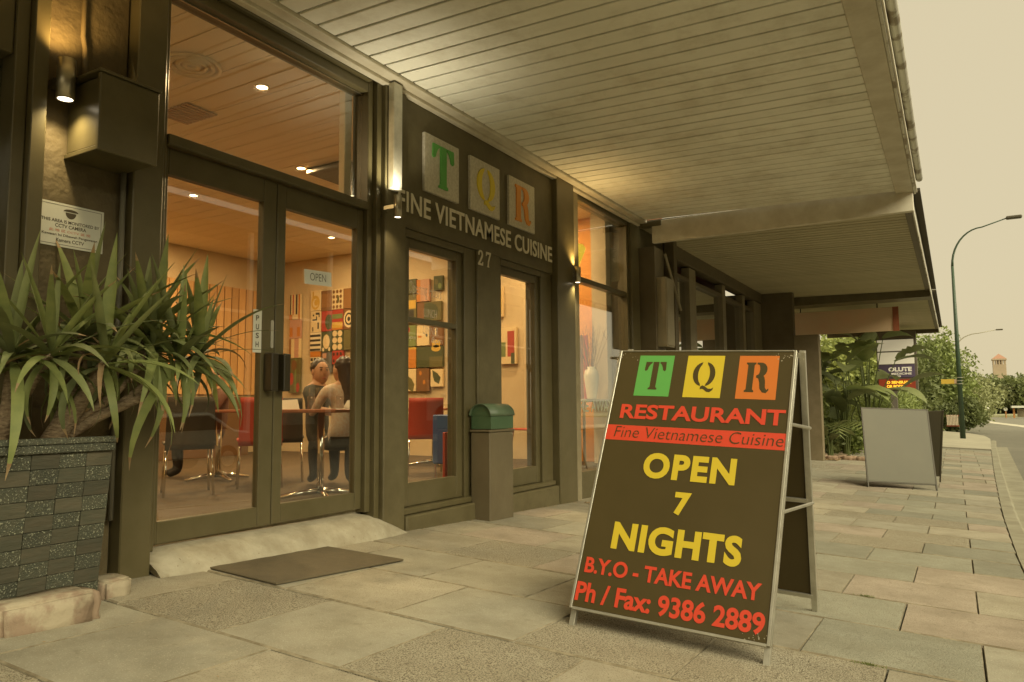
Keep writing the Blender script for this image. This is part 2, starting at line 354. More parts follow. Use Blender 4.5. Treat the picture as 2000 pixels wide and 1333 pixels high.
# far verge
vg = MB().box(-60, 60, 96, 140, -1.2, -.42).build('far_verge', mat('verge', (.33, .30, .20), .9, (.24, .25, .13), .5, world=True)); tag(vg, kind='structure')
pl = mat('white_road_paint', (.62, .58, .45), .7, (.45, .42, .32), 3, world=True)
a, b_ = onZ(1893, 822, -.57), onZ(2000, 834, -.57)
isl = MB()
def rstrip(p, q, w, z):
    p = Vector(p[:2]); q = Vector(q[:2]); n = (q-p).normalized(); n = Vector((-n.y, n.x))*w/2
    return [(p.x-n.x, p.y-n.y, z), (q.x-n.x, q.y-n.y, z), (q.x+n.x, q.y+n.y, z), (p.x+n.x, p.y+n.y, z)]
for (x0, y0), (x1, y1), w in [((1893, 821), (1925, 824), 1.2), ((1925, 824), (2000, 833), .9), ((2000, 833), (2080, 845), .8)]:
    isl.add(rstrip(onZ(x0, y0, -.6), onZ(x1, y1, -.6), w, -.585 if 0 else roadz(4, 50)+.012), [(0, 1, 2, 3)])
isl.build('road_line', pl, rd2)

# ================================================================== RESTAURANT BUILDING
B = thing('restaurant_building', (-3.7, 5, 0), 'dark painted glass fronted restaurant under a cream boarded canopy with orange lit room inside', 'building')
B.location = (0, 0, 0)
def bx(name, m, x0, x1, y0, y1, z0, z1, parent=B, bevel=.004): return box(name, m, x0, x1, y0, y1, z0, z1, parent, bevel)
TOP = 3.40
# left end: neighbour door frame, rough wall, pilaster
bx('wall', render_wall, -3.95, -3.70, 1.83, 2.262, -.3, TOP)
f = bx('window_frame', paint_gl, -3.80, -3.62, 1.76, 1.828, -.2, TOP)
bx('window_frame', paint_gl, -3.84, -3.66, 1.70, 1.757, -.2, TOP)
bx('window_frame', paint_gl, -3.84, -3.68, 0.6, 1.698, 2.5, TOP)
bx('window_frame', paint_gl, -3.84, -3.68, 0.6, 1.698, -.2, .5)
bx('pane', GLASS, -3.78, -3.774, 0.6, 1.698, .502, 2.498, bevel=0)
bx('blocking_panel', dark_gap, -3.93, -3.90, .56, 1.82, -.2, TOP, bevel=0)  # added dark sheet, blocks the lit room from the left pane
bx('wall', paint, -3.95, -3.70, -6, .598, -.3, TOP)
bx('pilaster', paint_gl, -3.95, -3.62, 2.27, 2.44, -.3, TOP, bevel=.006)
# door bay
wall_in0 = mat('lit_reveal', (.66, .52, .32), .7)
bx('window_frame', paint_gl, -3.86, -3.70, 2.443, 2.508, .10, TOP)       # jambs
bx('window_frame', paint_gl, -3.86, -3.70, 4.162, 4.215, .10, TOP)
bx('window_frame', paint_gl, -3.86, -3.66, 4.217, 4.268, .0, TOP)
bx('window_frame', paint_gl, -3.86, -3.66, 2.511, 4.159, 3.31, TOP)
bx('window_frame', paint_gl, -3.86, -3.70, 2.511, 4.159, 3.235, 3.307)
bx('window_frame', paint_gl, -3.86, -3.69, 2.511, 4.159, 2.325, 2.385)
bx('pane', GLASS, -3.775, -3.769, 2.51, 4.16, 2.386, 3.234, bevel=0)
bx('trim', wall_in0, -3.92, -3.862, 4.08, 4.158, 2.39, 3.30)
bx('trim', steel, -3.768, -3.755, 2.51, 4.16, 3.225, 3.234, bevel=0)
def door(y0, y1, s0, s1, nm='door'):
    d = bx(nm, paint_gl, -3.79, -3.735, y0, y0+s0, .125, 2.32)       # first stile carries the leaf
    bx('stile', paint_gl, -3.79, -3.735, y1-s1, y1, .125, 2.32, d)
    bx('top_rail', paint_gl, -3.79, -3.737, y0+s0, y1-s1, 2.17, 2.32, d)
    bx('bottom_rail', paint_gl, -3.79, -3.737, y0+s0, y1-s1, .125, .245, d)
    bx('pane', GLASS, -3.766, -3.76, y0+s0, y1-s1, .245, 2.17, d, bevel=0)
    return d
dl = door(2.512, 3.328, .035, .105); dr = door(3.334, 4.158, .075, .066)
bx('handle', black_pl, -3.735, -3.655, 3.245, 3.30, .96, 1.20, dl, .006); bx('handle', black_pl, -3.735, -3.655, 3.345, 3.40, .96, 1.20, dr, .006)
pp = MB()
for zz in (1.25, 1.39): pass
prism_plate = prism([[(.012+.012*math.cos(a)*1.0, (.012 if a > PI else .168)+.012*math.sin(a)) for a in [i*PI/8 for i in range(16)]]], .004)
put('push_plate', prism_plate, galv, frame((-3.735, 3.296, 1.235), (0, 1, 0), (0, 0, 1)), dl)
# threshold ramp
th = MB(); N = 26
prof = [(-3.80, .118), (-3.70, .112), (-3.62, .085), (-3.56, .04), (-3.50, -.03)]
for i in range(N+1):
    y = 2.44+(4.50-2.44)*i/N; e = max(0, (i-21)/5, (2-i)/4); sh = 1-e**2*.85
    for (x, z) in prof: th.v.append((x*1.0+(.0 if x < -3.75 else -.02*e+rr.uniform(-.006, .006)), y, gh(-3.6, y)-.02+max(0, z+.02-gh(-3.6, y)*.6)*sh if z > -.02 else gh(-3.5, y)-.02))
for i in range(N):
    for k in range(4): th.f.append((i*5+k, i*5+k+1, (i+1)*5+k+1, (i+1)*5+k))
th.f.append((0, 1, 2, 3, 4)); th.f.append(tuple(N*5+k for k in (4, 3, 2, 1, 0)))
th.build('threshold', conc, B, smooth=True)
bx('sill', conc, -3.95, -3.79, 2.44, 4.27, -.1, .12)
# pilaster B, TQR portion
bx('pilaster', paint, -3.95, -3.62, 4.272, 4.52, -.3, TOP, bevel=.008)
bx('fascia_panel', paint, -3.95, -3.66, 4.522, 7.08, 2.272, TOP)
bx('pilaster', paint, -3.95, -3.655, 5.585, 5.975, -.3, 2.269, bevel=.006)
def shopdoor(y0, y1, g0, g1, zb, mid=None):
    bx('window_frame', paint_gl, -3.86, -3.675, y0, y0+(g0-y0)*.45, -.15, 2.269)
    bx('window_frame', paint_gl, -3.86, -3.675, g1+.085, y1, -.15, 2.269)
    bx('window_frame', paint_gl, -3.86, -3.675, y0+(g0-y0)*.45+.002, g1+.083, 2.21, 2.269)
    d = bx('door', paint_gl, -3.76, -3.70, y0+(g0-y0)*.45+.002, g0, .085, 2.208)
    bx('stile', paint_gl, -3.76, -3.70, g1, g1+.083, .085, 2.208, d)
    bx('top_rail', paint_gl, -3.76, -3.702, g0, g1, 2.13, 2.208, d); bx('bottom_rail', paint_gl, -3.76, -3.702, g0, g1, .085, zb, d)
    if mid: bx('mid_rail', paint_gl, -3.76, -3.70, g0, g1, mid, mid+.045, d)
    bx('pane', GLASS, -3.735, -3.729, g0, g1, zb, 2.13, d, bevel=0)
    bx('sill', paint, -3.86, -3.60, y0, y1, -.35, .03, bevel=.012); bx('sill', paint_gl, -3.86, -3.64, y0+.002, y1-.002, .032, .082, bevel=.01)
    return d
shopdoor(4.522, 5.583, 4.66, 5.32, .265, 1.53); shopdoor(5.977, 7.06, 6.07, 6.74, .25)
bx('pilaster', paint_gl, -3.95, -3.60, 7.08, 7.50, -.4, TOP, bevel=.008)
pc = mat('lamp_lit_strip', (.30, .26, .16), .7, (.24, .20, .12), 5, bump=.3, bscale=30)  # paler than the other pilasters: the lamp-lit strip is put into the colour
bx('pilaster', pc, -3.95, -3.66, 7.502, 7.735, -.4, TOP, bevel=.006)
# window bay 4
bx('window_frame', paint_gl, -3.82, -3.68, 7.737, 9.33, 3.27, TOP)
bx('window_frame', paint_gl, -3.80, -3.70, 7.737, 9.33, 2.31, 2.37)
bx('window_frame', paint_gl, -3.82, -3.68, 9.27, 9.33, .11, 3.268)
bx('wall', paint, -3.82, -3.66, 7.737, 9.33, -.5, .108)
bx('pane', GLASS, -3.735, -3.729, 7.737, 9.27, .11, 2.308, bevel=0); bx('pane', GLASS, -3.735, -3.729, 7.737, 9.27, 2.372, 3.268, bevel=0)
bx('pilaster', paint_gl, -3.95, -3.64, 9.335, 9.62, -.5, TOP, bevel=.008)
bx('wall', paint, -3.95, -3.70, 9.622, 10.30, -.5, TOP)
# body
wall_in = mat('cream_plaster', (.66, .52, .32), .7, (.60, .46, .27), 2, bump=.1)
orange_in = mat('orange_plaster', (.80, .36, .08), .7, (.72, .30, .06), 2)
ceil_in = mat('ceiling_board_white', (.78, .66, .46), .6)
floor_in = mat('brown_carpet', (.10, .065, .03), .85, (.08, .05, .022), 6, bump=.3, bscale=150)
bx('floor', floor_in, -10.7, -3.86, .6, 9.6, -.1, .10, bevel=0)
bx('wall', wall_in, -10.9, -10.7, .4, 9.8, -.5, 4.4, bevel=0)
bx('wall', wall_in, -10.7, -3.95, 9.5, 9.7, -.5, 4.4, bevel=0)
bx('wall', wall_in, -10.7, -3.95, .35, .55, -.5, 4.4, bevel=0)
bx('roof', paint, -10.9, -3.7, .3, 9.8, 4.1, 4.3, bevel=0)
bx('wall', orange_in, -4.9, -3.96, 9.44, 9.498, .1, 3.6, bevel=0)
bx('wall', mat('pale_plaster_inside', (.72, .60, .42), .7), -4.17, -3.955, 9.20, 9.438, .1, 3.6, bevel=0)
bx('parapet', paint, -3.95, -3.7, -6, 9.62, TOP+.01, 4.6, bevel=0)
# interior ceiling boards
cb = MB().box(-10.65, -3.87, 0, .232, 3.50, 3.52).mesh('ceiling_board', ceil_in)
for i in range(38):
    o = obj('ceiling_board', cb, B); o.location = (0, .62+i*.24, 0)
bx('ceiling_void', dark_gap, -10.7, -3.87, .56, 9.5, 3.53, 3.56, bevel=0)
# back wall joinery: vertical slats, bulkhead, counter
slat_m = mat('warm_timber_slat', (.70, .42, .18), .55, (.60, .34, .13), 6, stretch=(1, 1, .1), rnd=.12)
sl = MB().box(-10.69, -10.65, 0, .13, 1.1, 2.95).mesh('slat', slat_m)
for i in range(56): o = obj('slat', sl, B); o.location = (0, .9+i*.15, 0)
bx('counter', mat('dark_timber_counter', (.16, .08, .03), .5), -10.64, -10.1, 2, 8.5, .1, 1.05)

# canopy of the restaurant (part) with boards
def canopy_z(X): return 3.375+(3.30-3.375)*(X+3.5)/(3.03)
def add_canopy(root, y0, y1, zi, zo, pitch, x0=-3.5, x1=-.47, bm_=None):
    c = MB()
    c.add([(x0-.15, y0, zi+.06), (x1+.2, y0, zo+.06), (x1+.2, y1, zo+.06), (x0-.15, y1, zi+.06), (x0-.15, y0, zi+.10), (x1+.2, y0, zo+.10), (x1+.2, y1, zo+.10), (x0-.15, y1, zi+.10)],
          [(0, 3, 2, 1), (4, 5, 6, 7), (0, 1, 5, 4), (1, 2, 6, 5), (2, 3, 7, 6), (3, 0, 4, 7)])
    cn = c.build('canopy', dark_gap, root)
    n = int((y1-y0)/pitch)
    w = pitch-(.030 if bm_ else .019); t = .016; e = .004
    prof = [(0+e, 0), (w-e, 0), (w, e), (w, t), (0, t), (0, e)]
    vs = [(x0, y, z+zi) for y, z in prof]+[(x1, y, z+zo) for y, z in prof]
    me = bpy.data.meshes.new('ceiling_board'); me.from_pydata(vs, [], [(i, i+6, (i+1) % 6+6, (i+1) % 6) for i in range(6)]+[(0, 1, 2, 3, 4, 5), (11, 10, 9, 8, 7, 6)]); me.materials.append(bm_ or white_p)
    for i in range(n):
        o = obj('ceiling_board', me, cn); o.location = (0, y0+i*pitch, random.uniform(-.0015, .0015)); o['kind'] = 'part' if 0 else ''
        del o['kind']
    return cn
cn1 = add_canopy(B, -2.0, 9.56, 3.375, 3.30, .170)
box('trim', cream_trim, -3.60, -3.505, -2, 9.6, 3.345, 3.40, cn1, .006); box('trim', cream_trim, -3.66, -3.602, -2, 9.6, 3.318, 3.38, cn1, .006)
box('edge_board', cream_trim, -.468, -.285, -2, 9.6, 3.288, 3.31, cn1, .004)
fa = MB().box(-.283, -.262, -2, 9.72, 3.285, 3.62).build('fascia', fascia_m, cn1)
gt = MB(); gt.tube([(-.222, -2, 3.46), (-.222, 9.72, 3.46)], .038, 10); gt.build('gutter', fascia_m, cn1, True)
box('fascia', cream_trim, -.26, -.248, -2, 9.72, 3.30, 3.33, cn1, 0)
box('end_beam', cream_trim, -3.44, -.29, 9.60, 9.68, 3.063, 3.365, cn1, .006)
box('end_beam', paint, -3.62, -3.30, 9.59, 9.70, 3.291, 3.37, cn1, .006)
# bracket post at the corner, box, diagonal
NB = thing('neighbouring_shop', (0, 0, 0), 'shaded neighbouring shopfront with slim posts under the lower second canopy', 'building')
def nb(name, m, x0, x1, y0, y1, z0, z1, parent=NB, bevel=.005): return box(name, m, x0, x1, y0, y1, z0, z1, parent, bevel)
paint_n = mat('olive_brown_paint', (.115, .09, .045), .55, (.14, .112, .06), 4, bump=.1)
nb('pilaster', paint_n, -3.9, -3.46, 9.75, 10.1, -.5, 3.05)
nb('post', paint_n, -3.60, -3.45, 10.55, 10.70, -.5, 3.3)
nb('wall', paint_n, -3.95, -3.72, 10.302, 10.9, -.5, 3.4)
post_n = mat('grey_olive_post', (.24, .205, .125), .5, (.28, .24, .15), 5)
NGLASS = glass_mat('reflective_shop_glass', (.7, .68, .6), 4.5)
for yy, w in ((11.83, .35), (13.85, .22), (15.4, .2), (16.4, .7)): nb('post', post_n, -3.76, -3.62, yy, yy+w, -.5, 3.1)
nb('lintel', paint_n, -3.80, -3.60, 10.9, 17.1, 3.12, 3.4)
nb('lintel', paint_n, -3.78, -3.63, 10.9, 17.1, 2.86, 2.92)
nb('wall', paint_n, -3.85, -3.68, 10.9, 17.1, -.6, .45)
for ya, yb in ((10.9, 11.83), (12.18, 13.85), (14.07, 15.4), (15.6, 16.4)): nb('pane', NGLASS, -3.71, -3.704, ya, yb, .45, 2.86, bevel=0)
brown_in = mat('red_brown_wall_inside', (.20, .07, .03), .7)
nb('wall', brown_in, -8.2, -8, 9.8, 17.1, -.5, 3.5, bevel=0); nb('floor', brown_in, -8, -3.86, 9.8, 17.1, -.3, -.2, bevel=0); nb('roof', brown_in, -8.2, -3.7, 9.8, 17.2, 3.5, 3.7, bevel=0)
nb('wall', paint_n, -8.2, -2.95, 17.1, 17.32, -.6, 3.35); nb('wall', mat('pale_brown_pier', (.20, .16, .09), .6, (.25, .2, .12), 4), -2.948, -2.45, 17.08, 17.34, -.6, 2.36)
cn2 = add_canopy(NB, 9.75, 18.42, 3.33, 3.26, .165, -3.66, -.42, dull_p)
box('edge_board', paint_n, -.418, -.325, 9.75, 27.7, 3.245, 3.27, cn2); box('fascia', fascia_m, -.323, -.305, 9.75, 27.7, 3.15, 3.62, cn2)
box('cross_beam', paint, -3.66, -.33, 18.0, 18.6, 3.12, 3.315, cn2)
cn3 = add_canopy(NB, 18.62, 27.5, 3.31, 3.24, .165, -3.66, -.42, dull_p)
box('cross_beam', paint_n, -3.66, -.33, 27.5, 27.7, 3.14, 3.3, cn3)
MB().tube([(-3.40, 10.0, 2.98), (-3.40, 10.65, 2.25)], .022, 8).build('brace', post_n, NB)
ub = thing('utility_box', (0, 0, 0), 'plain olive metal box fixed high on the post between the two shops', 'electrical box')
box('casing', post_n, -3.46, -3.33, 9.80, 10.12, 1.66, 2.62, ub); box('lid', post_n, -3.33, -3.318, 9.815, 10.105, 1.68, 2.60, ub)
ub2 = thing('bulkhead_light', (0, 0, 0), 'small hooded light glowing amber below the olive box on the corner post', 'light')
box('hood', post_n, -3.46, -3.28, 9.82, 10.15, 1.52, 1.55, ub2)
box('lens', mat('amber_glow', (.9, .6, .2), .4, emis=(1, .62, .2), es=.35), -3.40, -3.35, 9.93, 9.99, 1.36, 1.518, ub2, .01)

# ================================================================== STENCIL LETTERS
def arc(cx, cy_, rx, ry, a0, a1, n=14): return [(cx+rx*math.cos(math.radians(a0+(a1-a0)*i/n)), cy_+ry*math.sin(math.radians(a0+(a1-a0)*i/n))) for i in range(n+1)]
T_P = [[(.30, 0), (.72, 0), (.72, .05), (.65, .09), (.65, 1), (.37, 1), (.37, .09), (.30, .05)],
       [(.02, 1), (.32, 1), (.32, .95), (.24, .90), (.17, .80), (.14, .70), (.05, .66), (.0, .70)],
       [(1.0, 1), (.70, 1), (.70, .95), (.78, .90), (.85, .80), (.88, .70), (.97, .66), (1.02, .70)]]
Q_P = [arc(.46, .58, .46, .42, 97, 263)+arc(.46, .58, .22, .36, 245, 115, 10),
       arc(.54, .58, .46, .42, 83, -83)+arc(.54, .58, .22, .36, -65, 65, 10),
       [(.40, .14), (.50, .19), (.62, .15), (.76, .08), (.90, .08), (1.0, .13), (.96, .03), (.84, -.04), (.70, -.03), (.58, .04), (.50, .07), (.40, .05)]]
R_P = [[(0, 0), (.40, 0), (.40, .05), (.34, .09), (.34, .91), (.40, .95), (.40, 1), (0, 1), (0, .95), (.07, .91), (.07, .09), (0, .05)],
       [(.45, 1)]+arc(.62, .76, .27, .24, 88, -60, 10)+[(.80, .50), (.84, .38), (.86, .16), (.93, .08), (1.0, .14), (1.02, .08), (.92, -.02), (.76, 0), (.64, .12), (.60, .34), (.54, .46), (.45, .49), (.45, .56)]+arc(.50, .76, .09, .18, -60, 60, 6)+[(.45, .94)]]
def stencil(P, w, h, d): return prism([[(u*w, v*h) for u, v in p] for p in P], d)
tile_spec = [('T', T_P, gl_green, 4.77, 5.26, 'green T'), ('Q', Q_P, gl_yel, 5.44, 5.94, 'yellow Q'), ('R', R_P, gl_org, 6.12, 6.63, 'orange R')]
for nm, P_, m_, y0, y1, lb in tile_spec:
    t = thing('letter_tile', (-3.66, (y0+y1)/2, 2.62), 'square patterned metal wall tile with raised stencil '+lb, 'sign', 'three letter tiles above the doors')
    box('backing_plate', tile_m, .0, .03, -(y1-y0)/2, (y1-y0)/2, 0, .49, t, .003)
    put('letter', stencil(P_, .30, .36, .012), m_, frame((.03, -.15, .065), (0, 1, 0), (0, 0, 1)), t)
# FINE VIETNAMESE CUISINE, letter by letter
fl = thing('wall_lettering', (-3.616, 4.41, 2.377), 'row of pale raised capitals reading FINE VIETNAMESE CUISINE below the letter tiles', 'sign')
whole = text_me('FINE VIETNAMESE CUISINE', 2.56, .165, bold=.012, depth=.006, space=1.04)
bm = bmesh.new(); bm.from_mesh(whole)
# split in loose glyphs
seen = set(); parts = []
for v in bm.verts:
    if v.index in seen: continue
    st = [v]; seen.add(v.index); grp = []
    while st:
        q = st.pop(); grp.append(q)
        for e in q.link_edges:
            w_ = e.other_vert(q)
            if w_.index not in seen: seen.add(w_.index); st.append(w_)
    parts.append(grp)
for grp in parts:
    ids = {v.index: i for i, v in enumerate(grp)}; fs = {f for v in grp for f in v.link_faces}
    me = bpy.data.meshes.new('letter'); me.from_pydata([v.co[:] for v in grp], [], [[ids[v.index] for v in f.verts] for f in fs])
    put('letter', me, letter_m, frame((0, 0, 0), (0, 1, 0), (0, 0, 1)), fl)
bm.free()
hn = thing('house_number', (-3.655, 5.59, 2.14), 'small pale house number 27 on the dark pilaster between the doors', 'house number')
two = [arc(.5, .72, .42, .28, 175, -20, 10)+[(.80, .50), (.55, .28), (.34, .12), (.80, .12), (.86, .24), (.96, .24), (.92, 0), (.05, 0), (.05, .10), (.42, .38), (.62, .60)]+arc(.5, .72, .22, .17, -10, 175, 8)+[(.28, .66), (.10, .66)]]
sev = [[(.08, 1), (.98, 1), (.98, .90), (.62, .35), (.56, .05), (.66, .05), (.66, 0), (.30, 0), (.30, .05), (.38, .05), (.46, .38), (.76, .86), (.24, .86), (.18, .72), (.08, .72)]]
put('numeral', stencil(two, .09, .14, .006), letter_m, frame((0, 0, 0), (0, 1, 0), (0, 0, 1)), hn)
put('numeral', stencil(sev, .09, .14, .006), letter_m, frame((0, .13, 0), (0, 1, 0), (0, 0, 1)), hn)

# ================================================================== SANDWICH BOARD
r_ = Vector((.99899, -.0087, -.0442)); u_ = Vector((.0439, .4035, .9139)); O_ = Vector((-1.537, 3.054, -.118))
sb = thing('sandwich_board', O_, 'black sandwich board reading TQR RESTAURANT, OPEN 7 NIGHTS in aluminium frame on the paving', 'sandwich board')
n_ = r_.cross(u_)
def SBM(u, v, d=0): # frame with origin at (u,v) on the front panel, d out of it (towards the viewer)
    p = r_*u+u_*v+n_*d
    return frame(p, r_, u_)
def sb_box(name, m, u0, u1, v0, v1, d0, d1, parent=sb, M=None, bevel=.0015):
    me = MB().box(u0, u1, v0, v1, d0, d1).mesh(name, m); bev(me, bevel); o = obj(name, me, parent); o.matrix_local = M or frame((0, 0, 0), r_, u_); return o
Wd, VT, VB = .868, 1.372, .078
pn = sb_box('front_panel', sign_blk, .012, Wd-.012, VB+.008, VT-.006, -.008, 0)
for u0, u1 in ((0, .012), (Wd-.012, Wd)): sb_box('frame_rail', alu, u0, u1, VB, VT, -.024, .004)
for u0 in (0, Wd-.026): sb_box('leg', alu, u0, u0+.026, 0, VT-.02, -.050, -.025)
sb_box('frame_rail', alu, .012, Wd-.012, VB-.004, VB+.008, -.024, .004); sb_box('frame_rail', alu, .012, Wd-.012, VT-.006, VT, -.024, .004)
# back leaf: hinge at top, feet 1.10 m behind
u2 = (Vector((-.565, 3.63, 1.10))-Vector((-.652, 4.134, -.196))); hh = u2.length; u2 = u2.normalized()
r2 = Vector((1, 0, -.045)).normalized(); o2 = Vector((-.652, 4.134, -.196))-r2*Wd-O_
Mb = frame(o2, r2, u2); hb = hh
sb_box('back_panel', sign_blk, .02, Wd-.02, .10, hb-.01, -.004, .004, M=Mb)
for u0 in (0, Wd-.028): sb_box('leg', alu, u0, u0+.028, 0, hb, -.014, .014, M=Mb)
for v in (.085, .62, hb-.03): sb_box('cross_rail', alu, .02, Wd-.02, v, v+.022, .005, .016, M=Mb)
# spreader straps on the right side
for v, vb in ((1.02, 1.02), (.62, .62)):
    a1 = r_*(Wd-.005)+u_*v-n_*.03; b1 = o2+r2*(Wd-.005)+u2*(vb*.985)
    MB().tube([a1, b1], .008, 6).build('strap', alu, sb)
def vin(name, me, m, u, v, d=.0006): return put(name, me, m, SBM(u, v, d), sb)
def rect(w, h): return prism([[(0, 0), (w, 0), (w, h), (0, h)]], 0)
for P_, m_, u0 in ((T_P, v_grn, .116), (Q_P, v_yel, .365), (R_P, v_org, .615)):
    vin('printed_square', rect(.180, .222), m_, u0, 1.121, .0008)
    vin('printed_letter', stencil(P_, .108, .152, 0), sign_blk, u0+.036, 1.156, .0014)
def line(s, u0, u1, v0, v1, m, bold=.02, **k): return vin('printed_text', text_me(s, u1-u0, v1-v0, bold=bold, depth=0, **k), m, u0, v0, .0022)
line('RESTAURANT', .066, .846, .997, 1.074, v_red, .03)
vin('printed_band', rect(.858, .078), v_red, .008, .884, .0008)
line('Fine Vietnamese Cuisine', .055, .848, .900, .956, sign_blk, -.012, shear=.12)
line('OPEN', .232, .660, .706, .831, v_yel, .044, space=1.13)
line('7', .405, .480, .548, .654, v_yel, .05)
line('NIGH', .143, .548, .362, .488, v_yel, .046, space=1.08)
vin('printed_text', prism([[(.030, 0), (.062, 0), (.062, .095), (.092, .095), (.092, .124), (0, .124), (0, .095), (.030, .095)]], 0), v_yel, .554, .364, .0022)
line('S', .651, .724, .360, .490, v_yel, .046)
line('B.Y.O - TAKE AWAY', .038, .818, .240, .311, v_red, .03)
line('Ph / Fax: 9386 2889', .017, .843, .112, .200, v_red, .03)
# worn paint at corners
wear = mat('paint_chip', (.35, .31, .22), .7)
for (cu, cv) in ((.835, 1.34), (.02, 1.34), (.82, .10)):
    for i in range(16):
        q = random.uniform(.0015, .004); vin('paint_chip', prism([[(q*math.cos(a)*random.uniform(.6, 1.3), q*math.sin(a)*random.uniform(.6, 1.3)) for a in [k*PI/3 for k in range(6)]]], 0), wear, cu+random.gauss(0, .03)*(1 if cu < .5 else .8), cv+random.gauss(0, .012), .0012) if 0 < cu+.01 else None

# ================================================================== SECOND SANDWICH BOARD (blank)
s2 = thing('sandwich_board', (0, 0, 0), 'blank grey sandwich board standing farther along the footpath before the garden', 'sandwich board')
A = Vector(onG(1695, 952)); Bp = Vector(onG(1832, 959)); w2 = (Bp-A).length; ru = (Bp-A).normalized()
tl = Vector(onY(1702, 799, A.y+.42)); tr_ = Vector(onY(1832, 800, Bp.y+.42)); uu = ((tl+tr_)/2-(A+Bp)/2); H2 = uu.length; uu = (uu-ru*uu.dot(ru)).normalized()
M2 = frame(A, ru, uu); grey_s = mat('grey_board', (.135, .130, .090), .55, (.15, .142, .098), 1.5); dkf = mat('dark_board_frame', (.07, .06, .035), .5)
sb_box('front_panel', grey_s, .015, w2-.015, .10, H2-.015, -.006, 0, s2, M2)
for u0 in (0, w2-.02): sb_box('leg', dkf, u0, u0+.02, 0, H2, -.026, .004, s2, M2)
for v in (.08, H2-.02): sb_box('frame_rail', dkf, .02, w2-.02, v, v+.018, -.02, .003, s2, M2)
ub_ = Vector((0, -.38, .92)).normalized(); M3 = frame(Vector((A.x, A.y+1.0, A.z-.01)), ru, ub_); hb2 = H2*1.0
sb_box('back_panel', dkf, .015, w2-.015, .10, hb2-.04, -.004, .004, s2, M3)
for u0 in (0, w2-.02): sb_box('leg', dkf, u0, u0+.02, 0, hb2-.03, -.012, .012, s2, M3)

# ================================================================== WALL FITTINGS
mb_ = thing('meter_box', (0, 0, 0), 'boxy dark painted meter cupboard projecting from the wall beside the entrance', 'meter box')
box('casing', paint_gl, -3.70, -3.43, 1.965, 2.24, 2.10, 2.44, mb_, .006); box('door', paint_gl, -3.428, -3.40, 1.95, 2.255, 2.07, 2.45, mb_, .005)
box('rain_lip', paint_gl, -3.70, -3.39, 1.94, 2.26, 2.452, 2.465, mb_, .003); box('base_flange', paint_gl, -3.70, -3.43, 1.955, 2.25, 2.075, 2.098, mb_, .003)
def conduit(label, pts, r=.016, m=paint):
    c = thing('conduit', pts[0], label, 'conduit', 'conduits on the wall'); p0 = Vector(pts[0])
    MB().tube([Vector(p)-p0 for p in pts], r, 10).build('pipe', m, c, True)
    return c
warm_p = mat('conduit_paint', (.16, .12, .055), .5)
x_ = -3.68
a = onX(165, 20, x_)[1]; b = onX(170, 128, x_)[1]
c1 = conduit('thin conduit running down the lit wall above the small spotlight', [(x_, a, 3.38), (x_, a, 2.72), (x_, a+.012, 2.66), (x_, a+.02, 2.45)], .013, warm_p)
box('clip', warm_p, -.02, .02, -.035, .03, -.43, -.415, c1, .003)
y2 = onX(283, 60, x_)[1]-.05
c2 = conduit('thicker conduit curving down into the top of the meter box', [(x_, y2, 3.38), (x_, y2, 2.70), (x_+.02, y2-.01, 2.62), (x_+.08, y2-.05, 2.50), (x_+.10, y2-.06, 2.46)], .02, paint)
y3 = onX(258, 400, -3.66)[1]
c3 = conduit('straight grey conduit dropping from the meter box to behind the plant', [(-3.66, min(y3, 2.24), 2.08), (-3.66, min(y3, 2.24), .3)], .014, mat('grey_conduit', (.15, .14, .10), .5))
def wall_lamp(px, py0, py1, X, r, label, wallX, e_up, e_dn, col_up, col_dn, lit):
    y = onX(px, py0, X)[1]; zt = onX(px, py0, X)[2]; zb = onX(px, py1, X)[2]
    t = thing('wall_lamp', (X, y, zb), label, 'wall lamp', 'cylindrical up and down wall lamps')
    h = zt-zb
    MB().lathe([(r, .004), (r, h-.004), (r-.003, h), (r-.006, h), (r-.006, .02)] if 0 else [(r-.006, .02), (r-.006, 0), (r, 0), (r, h), (r-.006, h), (r-.006, h-.02)], n=24).build('cylinder', steel, t, True)
    MB().lathe([(0, 0), (r-.007, 0)], (0, 0, .002), 20).build('lens', lit, t); MB().lathe([(0, 0), (r-.007, 0)], (0, 0, h-.012), 20).build('lens', lit, t)
    box('bracket', steel, wallX-X, -r*.6, -.02, .02, h*.4, h*.6, t, .003)
    for z, en, c, rot in ((h+.006, e_up, col_up, (PI, 0, 0)), (-.006, e_dn, col_dn, (0, 0, 0))):
        if en: lamp('SPOT', (0, 0, z), en, c, t, spot_size=math.radians(128), spot_blend=1.0, shadow_soft_size=r*.6, rot=rot)
    return t
lit = mat('lamp_lens', (.9, .8, .6), .4, emis=(1, .86, .6), es=1.2)
wall_lamp(131, 117, 196, -3.575, .040, 'small steel cylinder spotlight glowing on the rough wall left of the meter box', -3.70, 5, 4.2, (1, .62, .22), (1, .78, .42), lit)
wall_lamp(777, 382, 425, -3.50, .03, 'small steel cylinder lamp in front of the F beside the white pipe', -3.62, 6, 1.2, (1, .88, .62), (1, .8, .5), lit)
wall_lamp(1128, 522, 552, -3.55, .035, 'small steel cylinder lamp on the pilaster by the end window', -3.66, 6.5, 3, (1, .66, .26), (1, .80, .45), lit)
dp = thing('downpipe', (0, 0, 0), 'short pale galvanised square pipe coming down from the canopy', 'pipe')
box('pipe', galv, -3.615, -3.55, 4.285, 4.385, 2.50, 3.335, dp, .008)
